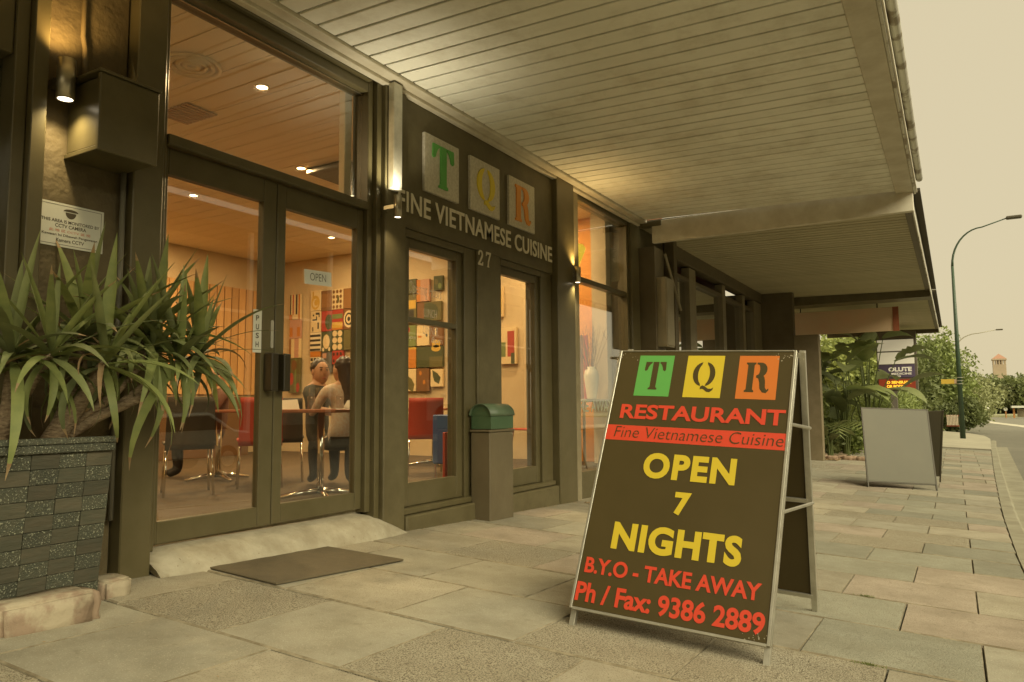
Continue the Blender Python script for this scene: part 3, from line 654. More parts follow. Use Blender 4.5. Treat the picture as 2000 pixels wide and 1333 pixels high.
# CCTV sign
cs = thing('security_sign', (-3.698, 1.84, 1.64), 'white notice with camera picture warning of CCTV on the dark wall above the plant', 'sign')
cw, ch = .325, .215
put('plate', prism([[(0, 0), (cw, 0), (cw, ch), (0, ch)]], .003), sheet_white, frame((0, 0, 0), (0, 1, 0), (0, 0, 1)), cs)
def on_cs(name, me, m, u, v): return put(name, me, m, frame((.0036, u, v), (0, 1, 0), (0, 0, 1)), cs)
def ring(w, h, t): return MB().add([(0, 0, 0), (w, 0, 0), (w, h, 0), (0, h, 0), (t, t, 0), (w-t, t, 0), (w-t, h-t, 0), (t, h-t, 0)], [(0, 1, 5, 4), (1, 2, 6, 5), (2, 3, 7, 6), (3, 0, 4, 7)]).mesh('border')
on_cs('border', ring(cw-.024, ch-.020, .0022), print_dk, .012, .010)
on_cs('camera_symbol', prism([arc(0, 0, .036, .014, 0, 180, 10), arc(0, -.004, .026, .030, 180, 360, 12)], 0), print_dk, .160, .178)
for s, u0, w_, v0, h_, m_ in (('THIS AREA IS MONITORED BY', .022, .282, .118, .016, print_dk), ('CCTV CAMERA', .088, .150, .094, .018, print_dk), ('此 地 区 CCTV 监 视', .060, .20, .072, .014, print_pink), ('Kawasan Ini Dibawah Pengawasan', .028, .268, .048, .016, print_dk), ('Kamera CCTV', .095, .135, .024, .018, print_dk)):
    on_cs('printed_text', text_me(s, w_, h_, bold=.02, depth=0), m_, u0, v0)
# OPEN sign, PUSH sign
os_ = thing('open_sign', (-3.758, 3.60, 1.695), 'white OPEN card hanging slightly crooked inside the right door glass', 'sign')
put('card', prism([[(0, 0), (.255, .012), (.25, .112), (-.005, .10)]], .002), sheet_white, frame((0, 0, 0), (0, 1, 0), (0, 0, 1)), os_)
put('printed_text', text_me('OPEN', .15, .052, bold=-.01, depth=0), print_dk, frame((.003, .05, .03), (0, 1, .04), (0, -.04, 1)), os_)
ps = thing('push_sign', (-3.733, 3.155, 1.20), 'narrow white strip with PUSH written downwards on the left door', 'sign')
put('card', prism([[(0, 0), (.066, 0), (.066, .27), (0, .27)]], .002), sheet_white, frame((0, 0, 0), (0, 1, 0), (0, 0, 1)), ps)
for i, chx in enumerate('PUSH'): put('printed_letter', text_me(chx, .024, .034, bold=.02, depth=0), print_dk, frame((.003, .021, .20-i*.055), (0, 1, 0), (0, 0, 1)), ps)
# glass lettering
gl_t = thing('window_lettering', (-3.727, 4.67, 1.2), 'thin pale opening hours lettering on the narrow door glass', 'lettering')
pale_print = mat('pale_print', (.62, .52, .40), .6)
def onglass(s, px0, py0, px1, py1, X=-3.726, par=None, m=pale_print, bold=-.01):
    a = onX(px0, py1, X); b = onX(px1, py0, X)
    me = text_me(s, b[1]-a[1], b[2]-a[2], bold=bold, depth=0); o = put('printed_text', me, m, frame((X-par.location.x, a[1]-par.location.y, a[2]-par.location.z), (0, 1, 0), (0, 0, 1)), par); return o
onglass('Opening Hours', 799, 562, 862, 580, par=gl_t); onglass('LUNCH', 828, 607, 853, 619, par=gl_t); onglass('DINNER', 826, 641, 856, 652, par=gl_t); onglass('8pm', 843, 661, 864, 673, par=gl_t); onglass('5pm', 797, 655, 812, 665, par=gl_t)
gt2 = thing('window_lettering', (-3.727, 7.8, .7), 'pale TAKE AWAY lettering low on the wide end window', 'lettering')
onglass('TAKE AWAY', 1112, 783, 1196, 806, par=gt2, m=mat('pale_green_print', (.42, .44, .32), .6), bold=.01)

# letterbox on pedestal
pe = thing('pedestal', (0, 0, 0), 'dark painted square pedestal standing in front of the wall between the two doors', 'pedestal')
yL, yR = onX(957, 950, -3.45)[1], onX(1003, 950, -3.45)[1]; zt = onX(980, 838, -3.45)[2]
ped_m = mat('pedestal_paint', (.145, .118, .066), .55, (.125, .10, .055), 4, bump=.15, bscale=30)
MB().box(-3.645, -3.45, yL, yR, gh(-3.5, 5.7)-.03, zt-.025).build('column', ped_m, pe, bevel=.006); MB().box(-3.650, -3.44, yL-.012, yR+.012, zt-.023, zt-.004).build('cap', ped_m, pe, bevel=.004)
lb = thing('letterbox', (-3.545, yL, zt), 'green metal letterbox with barrel top sitting on the dark pedestal', 'letterbox')
grn = mat('green_enamel', (.06, .115, .055), .45, (.05, .10, .045), 8); grn2 = mat('pale_green_enamel', (.105, .155, .09), .45, (.09, .135, .075), 8)
Ln = yR-yL-.01; hw = .105; wl = .115
MB().box(-hw, hw, .012, Ln, 0, wl).build('body', grn, lb, bevel=.004)
ap = [(hw*1.08*math.cos(a), wl+hw*1.02*math.sin(a)) for a in [i*PI/14 for i in range(15)]]
mb2 = MB(); k = len(ap)
mb2.add([(x, -.012, z) for x, z in ap]+[(x, Ln+.012, z) for x, z in ap], [(i, i+k, i+1+k, i+1) for i in range(k-1)]); o = mb2.build('lid', grn2, lb, True); md = o.modifiers.new('s', 'SOLIDIFY'); md.thickness = .006
put('end_plate', prism([[(x, z) for x, z in [(hw*math.cos(a), wl+hw*.95*math.sin(a)) for a in [i*PI/12 for i in range(13)]]]], .008), grn, Matrix(((1, 0, 0, 0), (0, 0, -1, .02), (0, 1, 0, 0), (0, 0, 0, 1))), lb)
put('end_plate', prism([[(x, z) for x, z in [(hw*math.cos(a), wl+hw*.95*math.sin(a)) for a in [i*PI/12 for i in range(13)]]]], .008), grn, Matrix(((1, 0, 0, 0), (0, 0, -1, Ln-.002), (0, 1, 0, 0), (0, 0, 0, 1))), lb)

# door mat
dm = MB()
c4 = [(-3.60, 2.73), (-2.99, 2.71), (-2.92, 3.64), (-3.53, 3.62)]
dm.add([(x, y, gh(x, y)+.004) for x, y in c4]+[(x, y, gh(x, y)+.014) for x, y in c4], [(0, 3, 2, 1), (4, 5, 6, 7), (0, 1, 5, 4), (1, 2, 6, 5), (2, 3, 7, 6), (3, 0, 4, 7)])
tag(dm.build('door_mat', mat_m, bevel=.003), 'thin dark rubber mat lying before the concrete threshold', 'door mat')

# ================================================================== PLANTER, BLOCK, PLANT
pt = thing('planter', (0, 0, 0), 'tall tapered planter of dark glittery and smooth blocks at the left edge', 'planter')
zt_, zb_ = .735, -.02; xt, xb = -3.20, -3.29; yt, yb_ = 1.962, 1.965; NR = 11; hcap = .062
core = MB(); core.add([(-3.69, .9, zb_), (xb-.012, .9, zb_), (xb-.012, yb_-.01, zb_), (-3.69, yb_-.01, zb_), (-3.69, .9, zt_-.03), (xt-.012, .9, zt_-.03), (xt-.012, yt-.01, zt_-.03), (-3.69, yt-.01, zt_-.03)], [(0, 3, 2, 1), (4, 5, 6, 7), (0, 1, 5, 4), (1, 2, 6, 5), (2, 3, 7, 6), (3, 0, 4, 7)])
core.build('core', mat('planter_joint', (.07, .065, .04), .9), pt)
hr = (zt_-hcap-zb_)/NR
for rI in range(NR):
    z0 = zt_-hcap-(rI+1)*hr; z1 = z0+hr-.0018; shift = -.055 if rI % 2 else 0
    for cI in range(10):
        y1 = yt-cI*.112-(rI*.0) + (0 if cI == 0 else shift*0); y0 = y1-.1105
        if y0 < .88: continue
        if rI % 2: y1 += 0; 
        xa = lambda z: xb+(xt-xb)*(z-zb_)/(zt_-zb_)
        j = random.uniform(-.002, .003)
        vs = [(xa(z0)-.02, y0, z0), (xa(z0)+j, y0, z0), (xa(z0)+j, y1, z0), (xa(z0)-.02, y1, z0), (xa(z1)-.02, y0, z1), (xa(z1)+j, y0, z1), (xa(z1)+j, y1, z1), (xa(z1)-.02, y1, z1)]
        b = MB().add(vs, [(0, 3, 2, 1), (4, 5, 6, 7), (0, 1, 5, 4), (1, 2, 6, 5), (2, 3, 7, 6), (3, 0, 4, 7)])
        b.build('brick', brick_b if (rI+cI) % 2 else brick_a, pt, bevel=.0015)
cap = MB(); cap.box(-3.69, xt+.008, .9, yt+.006, zt_-hcap, zt_-.028); cap.build('rim', brick_b, pt, bevel=.004)
MB().box(xt-.045, xt+.012, .9, yt+.01, zt_-.026, zt_).build('coping', brick_b, pt, bevel=.004)
MB().box(-3.69, xt-.05, .9, yt-.04, zt_-.04, zt_-.026).build('soil', bed_m, pt)
def rock(name, c, s, m, seed, label, cat, n=5, rz=0, flat=0):
    bm = bmesh.new(); bmesh.ops.create_cube(bm, size=2); bmesh.ops.bevel(bm, geom=list(bm.edges), offset=.18, segments=2, affect='EDGES')
    bmesh.ops.subdivide_edges(bm, edges=list(bm.edges), cuts=2, use_grid_fill=True)
    R = random.Random(seed)
    from mathutils import noise
    for v in bm.verts:
        k = noise.noise(v.co*1.7+Vector((seed, 0, 0)))*.16+noise.noise(v.co*5+Vector((seed, 3, 0)))*.05
        v.co += v.co.normalized()*k; v.co = Vector((v.co.x*s[0]/2, v.co.y*s[1]/2, (v.co.z+.9)*s[2]/2))
    me = bpy.data.meshes.new(name); bm.to_mesh(me); bm.free(); me.materials.append(m)
    me.polygons.foreach_set('use_smooth', [True]*len(me.polygons))
    o = obj(name, me); o.location = c; o.rotation_euler.z = rz; tag(o, label, cat); return o
rock('concrete_block', (-3.17, 1.66, -.03), (.19, .40, .155), block_paint, 3, 'chipped cream painted concrete lump on the paving against the planter', 'concrete block', rz=-.03)
rock('stone', (-3.44, 2.10, -.03), (.20, .14, .11), block_paint, 9, 'small cream stone wedged between planter and dark pilaster', 'stone')

# spiky plant
def leaf_mesh(L, w, droop, fold=.25, n=9, twist=0):
    vs = []; fs = []
    ang = 0; x = z = 0
    for i in range(n+1):
        t = i/n; wid = w*min(1, (t+.10)*3.2)*(1-max(0, (t-.45)/.55)**1.6)*.5+.0006
        vs += [(x, -wid, z+fold*wid), (x, 0, z-fold*wid*.3), (x, wid, z+fold*wid)]
        ang = droop*t**1.5; x += L/n*math.cos(ang); z -= L/n*math.sin(ang)
    for i in range(n):
        a = i*3
        fs += [(a, a+3, a+4, a+1), (a+1, a+4, a+5, a+2)]
    me = bpy.data.meshes.new('leaf'); me.from_pydata(vs, [], fs); me.polygons.foreach_set('use_smooth', [True]*len(me.polygons)); me['tip'] = 1; return me
R = random.Random(5)
lm = []
for i in range(18):
    me = leaf_mesh(R.uniform(.40, .62), R.uniform(.036, .052), [.10, .30, .65, 1.15, 1.8, 2.3][i % 6]*R.uniform(.85, 1.15), R.uniform(.1, .5))
    me.materials.append(leafs[i % 3 if i % 5 else 1]); me.materials.append(leaf_dry)
    for p_ in list(me.polygons)[-2:] if i % 3 else []: p_.material_index = 1
    lm.append(me)
dry = leaf_mesh(.33, .02, 2.6, .8); dry.materials.append(leaf_dry)
yp = thing('spiky_plant', (-3.44, 1.75, zt_-.03), 'large bushy plant with long pointed arching green leaves growing from the dark planter', 'potted plant')
yo = Vector(yp.location)
heads = []
for (px, py, X) in ((25, 690, -3.45), (100, 690, -3.30), (165, 660, -3.50), (205, 705, -3.25), (300, 680, -3.40), (350, 705, -3.32), (285, 650, -3.46), (390, 690, -3.33)):
    heads.append(Vector(onX(px, py, X)))
bases = [Vector((-3.47, 1.60, zt_-.04)), Vector((-3.40, 1.80, zt_-.04))]
for i, h in enumerate(heads):
    b = bases[0] if h.y < 1.75 else bases[1]
    mid = b.lerp(h, .5)+Vector((R.uniform(-.03, .03), R.uniform(-.02, .02), -.02))
    tb = MB(); tb.tube([b-yo, b.lerp(mid, .5)-yo+Vector((0, 0, .02)), mid-yo, h.lerp(mid, .3)-yo, h-yo], [.055, .046, .034, .024, .018] if i % 3 == 0 else [.03, .026, .022, .019, .016], 9); tb.build('stem', bark, yp, True)
nl = 0
for i, h in enumerate(heads):
    cnt_l = 27
    for k in range(cnt_l):
        t = k/cnt_l
        el = math.radians(82-t*125+R.uniform(-10, 10)); az = k*2.399+R.uniform(-.3, .3)
        # keep the crown out of the wall
        dr = min(5, max(0, int(t*5.2+R.uniform(-.6, .8))))
        me = dry if (R.random() < .07) else lm[dr+6*R.randint(0, 2)]
        d = Vector((math.cos(az)*math.cos(el), math.sin(az)*math.cos(el), math.sin(el)))
        if h.x+d.x*.36 < -3.66: az = PI-az; d.x = -d.x
        if h.x+d.x*.36 < -3.64 or h.y < 1.3: continue
        o = obj('leaf', me, yp); o.location = h-yo+Vector((0, 0, -.03*t)); o.rotation_euler = (R.uniform(-.3, .3), -el, az); s = R.uniform(.72, 1.08); o.scale = (s, s*1.05, s); nl += 1

# ================================================================== INTERIOR THINGS
red_lt = mat('red_leather', (.50, .06, .03), .5); blue_p = mat('blue_paint', (.05, .10, .30), .5)
ttop = mat('timber_table_top', (.36, .13, .06), .4); nap = mat('white_napkin', (.8, .74, .6), .7)
def table(x, y, label, rz=0, group='dining tables'):
    t = thing('dining_table', (x, y, .1), label, 'table', group, rz)
    MB().box(-.38, .38, -.38, .38, .715, .745).build('table_top', ttop, t, bevel=.006)
    MB().tube([(0, 0, .03), (0, 0, .715)], .028, 14).build('pole', chrome, t, True)
    for k in range(4):
        a = k*PI/2+PI/4; d = Vector((math.cos(a), math.sin(a), 0))
        MB().tube([(0, 0, .06), d*.16+Vector((0, 0, .045)), d*.34+Vector((0, 0, .018))], [.03, .024, .014], 8).build('foot', chrome, t, True)
    return t
def chair(x, y, rz, label, group='chairs at the tables', red_lt=None):
    red_lt = red_lt or mat('red_leather', (.5, .06, .03), .5)
    t = thing('chair', (x, y, .1), label, 'chair', group, rz)
    MB().box(-.21, .21, -.21, .21, .44, .465).build('seat', red_lt, t, bevel=.008)
    vs = []; n = 8
    for i in range(n+1):
        u = i/n; z = .40+u*.46; yb = -.21-.09*u**1.4
        vs += [(-.20+.01*u, yb, z), (.20-.01*u, yb, z), (.20-.01*u, yb-.014, z), (-.20+.01*u, yb-.014, z)]
    fs = [(0, 3, 2, 1), (4*n, 4*n+1, 4*n+2, 4*n+3)]
    for i in range(n):
        for k in range(4): fs.append((i*4+k, i*4+(k+1) % 4, (i+1)*4+(k+1) % 4, (i+1)*4+k))
    MB().add(vs, fs).build('backrest', red_lt, t, True)
    for sx in (-1, 1):
        for sy_ in (-1, 1):
            MB().tube([(sx*.18, sy_*.18, .44), (sx*.20, sy_*.235, 0)], .011, 8).build('leg', chrome, t, True)
    return t
dk_lt = mat('dark_leather', (.07, .05, .03), .5)
def gpt(px, py, z=.1): p = onZ(px, py, z); return p[0], p[1]
tx, ty = gpt(625, 972); t1 = table(tx, ty-.0, 'dining table with glasses and napkins seen through the right door glass', .2)
tx2, ty2 = gpt(425, 938); t2 = table(tx2, ty2, 'dining table on star shaped chrome foot seen through the left door glass', .5)
tx3, ty3 = gpt(820, 912); t3 = table(tx3, ty3+.3, 'dining table behind the red chair in the narrow door', .1)
tx4, ty4 = gpt(1010, 880); t4 = table(tx4, ty4, 'dining table seen through the second narrow door', .3)
cx_, cy_ = gpt(365, 965); chair(cx_, cy_, 1.0, 'dark brown chair nearest the left door, partly behind the plant', red_lt=dk_lt)
cx_, cy_ = gpt(505, 950); chair(cx_, cy_, .9, 'red chair just left of the door meeting stiles')
cx_, cy_ = gpt(600, 935); chair(cx_-.1, cy_-.25, .8, 'dark chair at the near left corner of the table with glasses', red_lt=dk_lt)
cx_, cy_ = gpt(830, 926); chair(cx_, cy_, .69, 'red chair with its broad back filling the lower narrow door glass')
cx_, cy_ = gpt(1040, 905); chair(cx_, cy_, 1.2, 'red chair edge seen through the second narrow door')
def wineglass(x, y, z, label):
    t = thing('wine_glass', (x, y, z), label, 'glass', 'glasses on the tables')
    MB().lathe([(.0, .003), (.032, .004), (.005, .012), (.004, .08), (.012, .088), (.032, .115), (.034, .15), (.028, .18)], n=14).build('bowl', GLASS2, t, True); return t
def tumbler(x, y, z, label):
    t = thing('tumbler', (x, y, z), label, 'glass', 'glasses on the tables')
    MB().lathe([(0, .004), (.03, .004), (.034, .11), (.031, .11), (.028, .012)], n=14).build('tumbler', GLASS2, t, True); return t
tz = .845
for i, (dx, dy) in enumerate(((-.05, -.05), (.06, .04), (-.02, .14), (.12, -.12))): wineglass(t1.location.x+dx, t1.location.y+dy, tz, ['leftmost', 'rightmost', 'third from left', 'second from left'][i]+' stemmed wine glass on the table before the couple')
for i, (dx, dy) in enumerate(((.12, .10), (-.22, .10))): tumbler(t1.location.x+dx, t1.location.y+dy, tz, ['straight tumbler right of the wine glasses before the couple', 'straight tumbler left of the wine glasses before the couple'][i])
for i, (dx, dy) in enumerate(((-.1, -.1), (.1, .08), (.0, .2))): wineglass(t3.location.x+dx, t3.location.y+dy, tz, ['left', 'right', 'middle'][i]+' wine glass of three on the table behind the red chair')
def napkin(x, y, z, rz, label):
    t = thing('napkin', (x, y, z), label, 'napkin', 'folded napkins', rz)
    MB().add([(-.11, -.05, 0), (.11, -.05, 0), (.11, .05, 0), (-.11, .05, 0), (-.07, 0, .075), (.09, 0, .085)], [(0, 1, 5, 4), (2, 3, 4, 5), (1, 2, 5), (3, 0, 4), (0, 3, 2, 1)]).build('cloth', nap, t)
napkin(t1.location.x-.25, t1.location.y-.16, tz, .8, 'folded white napkin at the left corner of the couple\'s table')
napkin(t1.location.x+.16, t1.location.y+.25, tz, .8, 'folded white napkin at the right corner of the couple\'s table')
napkin(t3.location.x+.1, t3.location.y-.1, tz, .3, 'folded white napkin on the table behind the red chair')
# people
skin = mat('skin', (.50, .27, .15), .55); hair_m = mat('dark_hair', (.035, .02, .012), .45, (.05, .03, .015), 30); tee = mat('dark_tee', (.05, .045, .03), .8); knit = mat('pale_pink_knit', (.58, .52, .42), .85, (.54, .38, .27), 40); trous = mat('dark_trousers', (.04, .035, .03), .8); lipm = mat('lips', (.38, .13, .09), .5)
def skin_mesh(verts, edges, radii, root=0, sub=1):
    me = bpy.data.meshes.new('body'); me.from_pydata(verts, edges, []); o = bpy.data.objects.new('tmp', me); COL.objects.link(o)
    m = o.modifiers.new('skin', 'SKIN'); m.use_smooth_shade = True
    for i, r in enumerate(radii):
        sv = me.skin_vertices[0].data[i]; sv.radius = (r, r) if not isinstance(r, tuple) else r
    me.skin_vertices[0].data[root].use_root = True
    s = o.modifiers.new('sub', 'SUBSURF'); s.levels = sub; s.render_levels = sub
    dg = bpy.context.evaluated_depsgraph_get(); out = bpy.data.meshes.new_from_object(o.evaluated_get(dg)); bpy.data.objects.remove(o); return out
def person(x, y, rz, label, female=False, top=None, turn=0, group=None):
    t = thing('person', (x, y, .1), label, 'person', group, rz)   # faces local +Y, seated, seat height .46
    V = [(0, 0, .52), (0, 0, .70), (0, .01, .88), (0, .0, 1.0), (0, .01, 1.09), (0, .02, 1.17), (0, .03, 1.25),      # pelvis..neck..head top
         (.18, 0, 1.0), (.24, .10, .82), (.17, .34, .78), (.15, .42, .78), (-.18, 0, 1.0), (-.24, .10, .82), (-.17, .34, .78), (-.15, .42, .78),
         (.09, .05, .50), (.11, .44, .50), (.11, .42, .08), (.11, .54, .04), (-.09, .05, .50), (-.11, .44, .50), (-.11, .42, .08), (-.11, .54, .04)]
    E_ = [(0, 1), (1, 2), (2, 3), (3, 4), (4, 5), (5, 6), (3, 7), (7, 8), (8, 9), (9, 10), (3, 11), (11, 12), (12, 13), (13, 14), (0, 15), (15, 16), (16, 17), (17, 18), (0, 19), (19, 20), (20, 21), (21, 22)]
    k = .88 if female else 1
    V = [(a, b, c-.08 if c > .49 else c) for a, b, c in V]
    rad = [(.15*k, .12), (.14*k, .11), (.17*k, .12), (.13*k, .095), .055*k, (.072, .085), (.066, .080), .065*k, .048*k, .036*k, .028, .065*k, .048*k, .036*k, .028, .085, .07, .045, .035, .085, .07, .045, .035]
    me = skin_mesh(V, E_, rad, 0, 1); me.materials.append(skin); me.materials.append(top); me.materials.append(trous)
    for p in me.polygons:
        c = p.center
        if c.z < .48 or (c.y > .15 and c.z < .56): p.material_index = 2
        elif c.z < .985 and not (c.y > .16 and not female): p.material_index = 1
        if c.z < .09: p.material_index = 2
        if female and c.y > .33 and c.z > .64: p.material_index = 0
    o = obj('body', me, t)
    # head group turned
    H = thing('head_pivot_tmp') if 0 else None
    c0 = Vector((0, .035, 1.11))
    def hm(name, mb3, m_): o = mb3.build(name, m_, t, True); o.location = c0; o.rotation_euler.z = turn; o.scale = (1.08, 1.08, 1.08); return o
    def ell(rx, ry, rz_, c=(0, 0, 0), z0=-1, z1=1, n=12, k=18, cut=None):
        b = MB(); vs = []
        for i in range(n+1):
            zz = z0+(z1-z0)*i/n; rr_ = math.sqrt(max(0, 1-zz*zz))
            vs += [(c[0]+rx*rr_*math.cos(2*PI*j/k), c[1]+ry*rr_*math.sin(2*PI*j/k), c[2]+rz_*zz) for j in range(k)]
        b.add(vs, [(i*k+j, i*k+(j+1) % k, (i+1)*k+(j+1) % k, (i+1)*k+j) for i in range(n) for j in range(k)]); return b
    hm('face', ell(.074, .088, .115, z0=-.99, z1=.99), skin)
    hm('nose', MB().add([(0, .083, .02), (-.014, .082, -.022), (.014, .082, -.022), (0, .108, -.018)], [(0, 1, 3), (0, 3, 2), (1, 2, 3)]), skin)
    for s in (-1, 1):
        hm('ear', ell(.010, .02, .03, (s*.076, 0, 0)), skin); hm('eye', ell(.012, .006, .006, (s*.03, .081, .022)), print_dk); hm('eyebrow', ell(.018, .005, .004, (s*.03, .081, .042)), hair_m)
    hm('mouth', ell(.022, .006, .006, (0, .078, -.055)), lipm)
    hb = ell(.083, .088, .092, (0, -.026, .042), -.35, .99); hb.v = [(x*(1+.05*math.sin(x*190+z*120)), y*(1+.05*math.sin(y*210)), z*(1+.05*math.sin(x*260+y*170))) for x, y, z in hb.v]; hm('hair', hb, hair_m)
    if female:
        hm('long_hair', MB().add(*(lambda P: (P, [(i*10+j, i*10+(j+1) % 10, (i+1)*10+(j+1) % 10, (i+1)*10+j) for i in range(5) for j in range(10)]))([((.088-.006*i)*math.cos(2*PI*j/10), -.045-.012*i+(.075-.004*i)*math.sin(2*PI*j/10), .05-.075*i) for i in range(6) for j in range(10)])), hair_m)
    return t
# couple: the man faces right across the table, the woman has her back to the street
mx_, my_ = onZ(625, 733, 1.29)[:2] if 0 else (0, 0)
def at_depth(px, py, d):
    dd = ray(px, py)/F_PX; return Vector((dd[0]*d, dd[1]*d, CZ+dd[2]*d))
pm = at_depth(620, 737, 7.5); person(pm.x, pm.y, math.radians(-75), 'smiling man with short dark hair in a dark tee shirt sitting at the table', top=tee, turn=-.65)
pw = at_depth(671, 745, 7.2); person(pw.x, pw.y, math.radians(68), 'woman with long dark hair in a pale knitted top sitting with her back turned', True, knit, .3)
pb = at_depth(432, 700, 8.6); person(pb.x, pb.y, math.radians(150), 'dark haired diner in dark clothes behind the plant leaves', top=mat('maroon_shirt', (.12, .05, .03), .8))
# artworks on the party wall
AW = thing('wall_art', (0, 9.45, 0), 'patchwork of colourful square paintings covering the lit end wall of the room', 'paintings')
PAL = dict(y=(.62, .38, .06), o=(.55, .20, .03), r=(.42, .05, .03), br=(.20, .09, .03), dg=(.07, .08, .03), gr=(.18, .22, .07), cr=(.75, .58, .32), bk=(.035, .03, .02), sl=(.10, .09, .075), ol=(.14, .12, .04), wh=(.8, .68, .45), pk=(.55, .30, .20), rb=(.28, .13, .04))
def cm(k): return mat('paint_'+{'y': 'yellow', 'o': 'orange', 'r': 'red', 'br': 'brown', 'dg': 'dark_green', 'gr': 'green', 'cr': 'cream', 'bk': 'black', 'sl': 'slate', 'ol': 'olive', 'wh': 'white', 'pk': 'pink', 'rb': 'rust'}[k], PAL[k], .6)
AY = 9.45
def art(px0, px1, py0, py1, base, marks=()):
    a = onY(px0, (py0+py1)/2, AY); b = onY(px1, (py0+py1)/2, AY); zt_ = onY((px0+px1)/2, py0, AY)[2]; zb2 = onY((px0+px1)/2, py1, AY)[2]
    x0, x1 = a[0], b[0]; w, h = x1-x0-.006, zt_-zb2-.006
    p = box('canvas', cm(base), x0+.003, x0+.003+w, AY-.02-9.45, AY+.03-9.45, zb2+.003, zb2+.003+h, AW, .003)
    for i, mk in enumerate(marks):
        c, kind = mk[0], mk[1]; g_ = mk[2:]
        if kind == 'b': P = [[(g_[0]*w, g_[1]*h), (g_[2]*w, g_[1]*h), (g_[2]*w, g_[3]*h), (g_[0]*w, g_[3]*h)]]
        elif kind == 'e': P = [[(g_[0]*w+g_[2]*w*math.cos(t*PI/8), g_[1]*h+g_[3]*h*math.sin(t*PI/8)) for t in range(16)]]
        elif kind == 'l': P = [[(g_[0]*w, g_[1]*h), (g_[0]*w+.12*w, g_[1]*h-.3*h), (g_[0]*w+.5*w, g_[1]*h-.45*h), (g_[0]*w+.65*w, g_[1]*h-.1*h), (g_[0]*w+.4*w, g_[1]*h+.15*h), (g_[0]*w-.05*w, g_[1]*h+.35*h)]]
        put('painted_shape', prism(P, 0), cm(c), frame((x0+.003, AY-.0205-.0006*i-9.45, zb2+.003), (1, 0, 0), (0, 0, 1)), p)
dots = lambda c, nx, ny, r=.1: [(c, 'e', (i+.5)/nx, (j+.5)/ny, r/nx*.5*1.3, r/ny*.5*1.3) for i in range(nx) for j in range(ny)]
art(567, 588, 576, 625, 'cr', [('bk', 'b', .05, .2, .15, 1), ('r', 'b', .3, .2, .4, 1), ('bk', 'b', .6, .2, .75, 1), ('o', 'b', .85, 0, 1, 1), ('o', 'b', 0, 0, .3, .2)])
art(567, 588, 625, 662, 'pk', [('o', 'b', 0, .1, .3, .6), ('o', 'b', .7, .1, 1, .6)]); art(566, 587, 662, 700, 'cr', [('rb', 'b', 0, 0, .2, 1), ('pk', 'b', .5, 0, .9, 1)])
art(565, 587, 700, 768, 'ol', [('r', 'e', .25, .4, .2, .18), ('gr', 'b', .55, 0, .7, 1), ('r', 'e', .85, .15, .15, .14), ('br', 'e', .5, .8, .25, .15)])
art(608, 628, 568, 608, 'cr', [('y', 'e', .5, .4, .42, .36), ('cr', 'e', .5, .38, .28, .22), ('y', 'e', .58, .4, .2, .16), ('y', 'b', .2, .5, .34, .95)])
art(608, 628, 608, 650, 'cr', [('bk', 'b', .5, .82, .9, .92), ('bk', 'b', .8, .7, .9, .9), ('bk', 'b', .2, .55, .65, .62), ('bk', 'b', .55, .55, .66, .75), ('bk', 'b', .7, .15, .85, .45), ('bk', 'b', .2, .05, .3, .25), ('bk', 'e', .3, .8, .08, .05)])
art(607, 628, 650, 687, 'wh', [('bk', 'b', 0, .02+.25*i, 1, .14+.25*i) for i in range(4)])
art(607, 627, 687, 698, 'o'); art(607, 627, 698, 716, 'wh', [('bk', 'b', .05+.33*i, .08+.5*j, .28+.33*i, .42+.5*j) for i in range(3) for j in range(2)])
art(629, 649, 568, 608, 'rb', [('br', 'b', 0, 0, 1, .18), ('br', 'b', 0, .85, 1, 1)])
art(629, 649, 608, 648, 'r', [('dg', 'e', .72, .45, .34, .38), ('dg', 'b', .72, .1, 1, .8)])
art(629, 649, 648, 688, 'dg', [('cr', 'e', .5, .5, .34, .36), ('wh', 'e', .2, .12, .1, .1), ('wh', 'e', .8, .12, .1, .1)]); art(629, 649, 688, 728, 'sl', [('pk', 'b', .1, .7, .5, .95)])
art(650, 671, 565, 605, 'cr', dots('br', 3, 4, .55)+[('ol', 'e', .6, .5, .1, .2)]); art(650, 671, 605, 645, 'r', [('gr', 'b', 0, .55, 1, .78), ('y', 'b', 0, .1, 1, .38), ('o', 'b', 0, 0, 1, .1)])
art(650, 671, 645, 685, 'dg', dots('cr', 2, 3, .7)); art(650, 671, 685, 712, 'r', dots('bk', 3, 2, .4))
art(672, 694, 563, 603, 'rb'); art(672, 694, 603, 644, 'br', [('cr', 'e', .5, .5, .48, .42), ('bk', 'e', .5, .5, .36, .31), ('cr', 'e', .5, .5, .26, .22), ('bk', 'e', .5, .5, .13, .11)]); art(672, 694, 644, 684, 'ol')
art(790, 814, 546, 575, 'sl', [('dg', 'b', .4, 0, 1, 1)]); art(815, 840, 546, 590, 'pk', [('o', 'b', 0, 0, .3, 1)]); art(848, 866, 539, 568, 'dg', [('ol', 'e', .3, .6, .2, .2), ('gr', 'e', .7, .3, .2, .2)])
art(790, 815, 576, 632, 'ol', [('o', 'b', 0, .5, .3, .8), ('y', 'b', .4, .5, .95, .8), ('bk', 'b', .1, 0, .8, .45)]); art(816, 863, 590, 628, 'ol', [('dg', 'e', .5, .5, .4, .45), ('br', 'b', 0, 0, .3, 1)])
art(790, 814, 636, 678, 'gr', [('r', 'e', .2, .8, .3, .2), ('r', 'b', .0, .1, .3, .6)]); art(815, 840, 636, 676, 'cr', [('bk', 'e', .8, .5, .08, .08), ('o', 'b', .1, .4, .4, .5)]); art(841, 866, 636, 676, 'br', [('y', 'e', .5, .1, .35, .2), ('wh', 'b', .4, .5, .5, .9)])
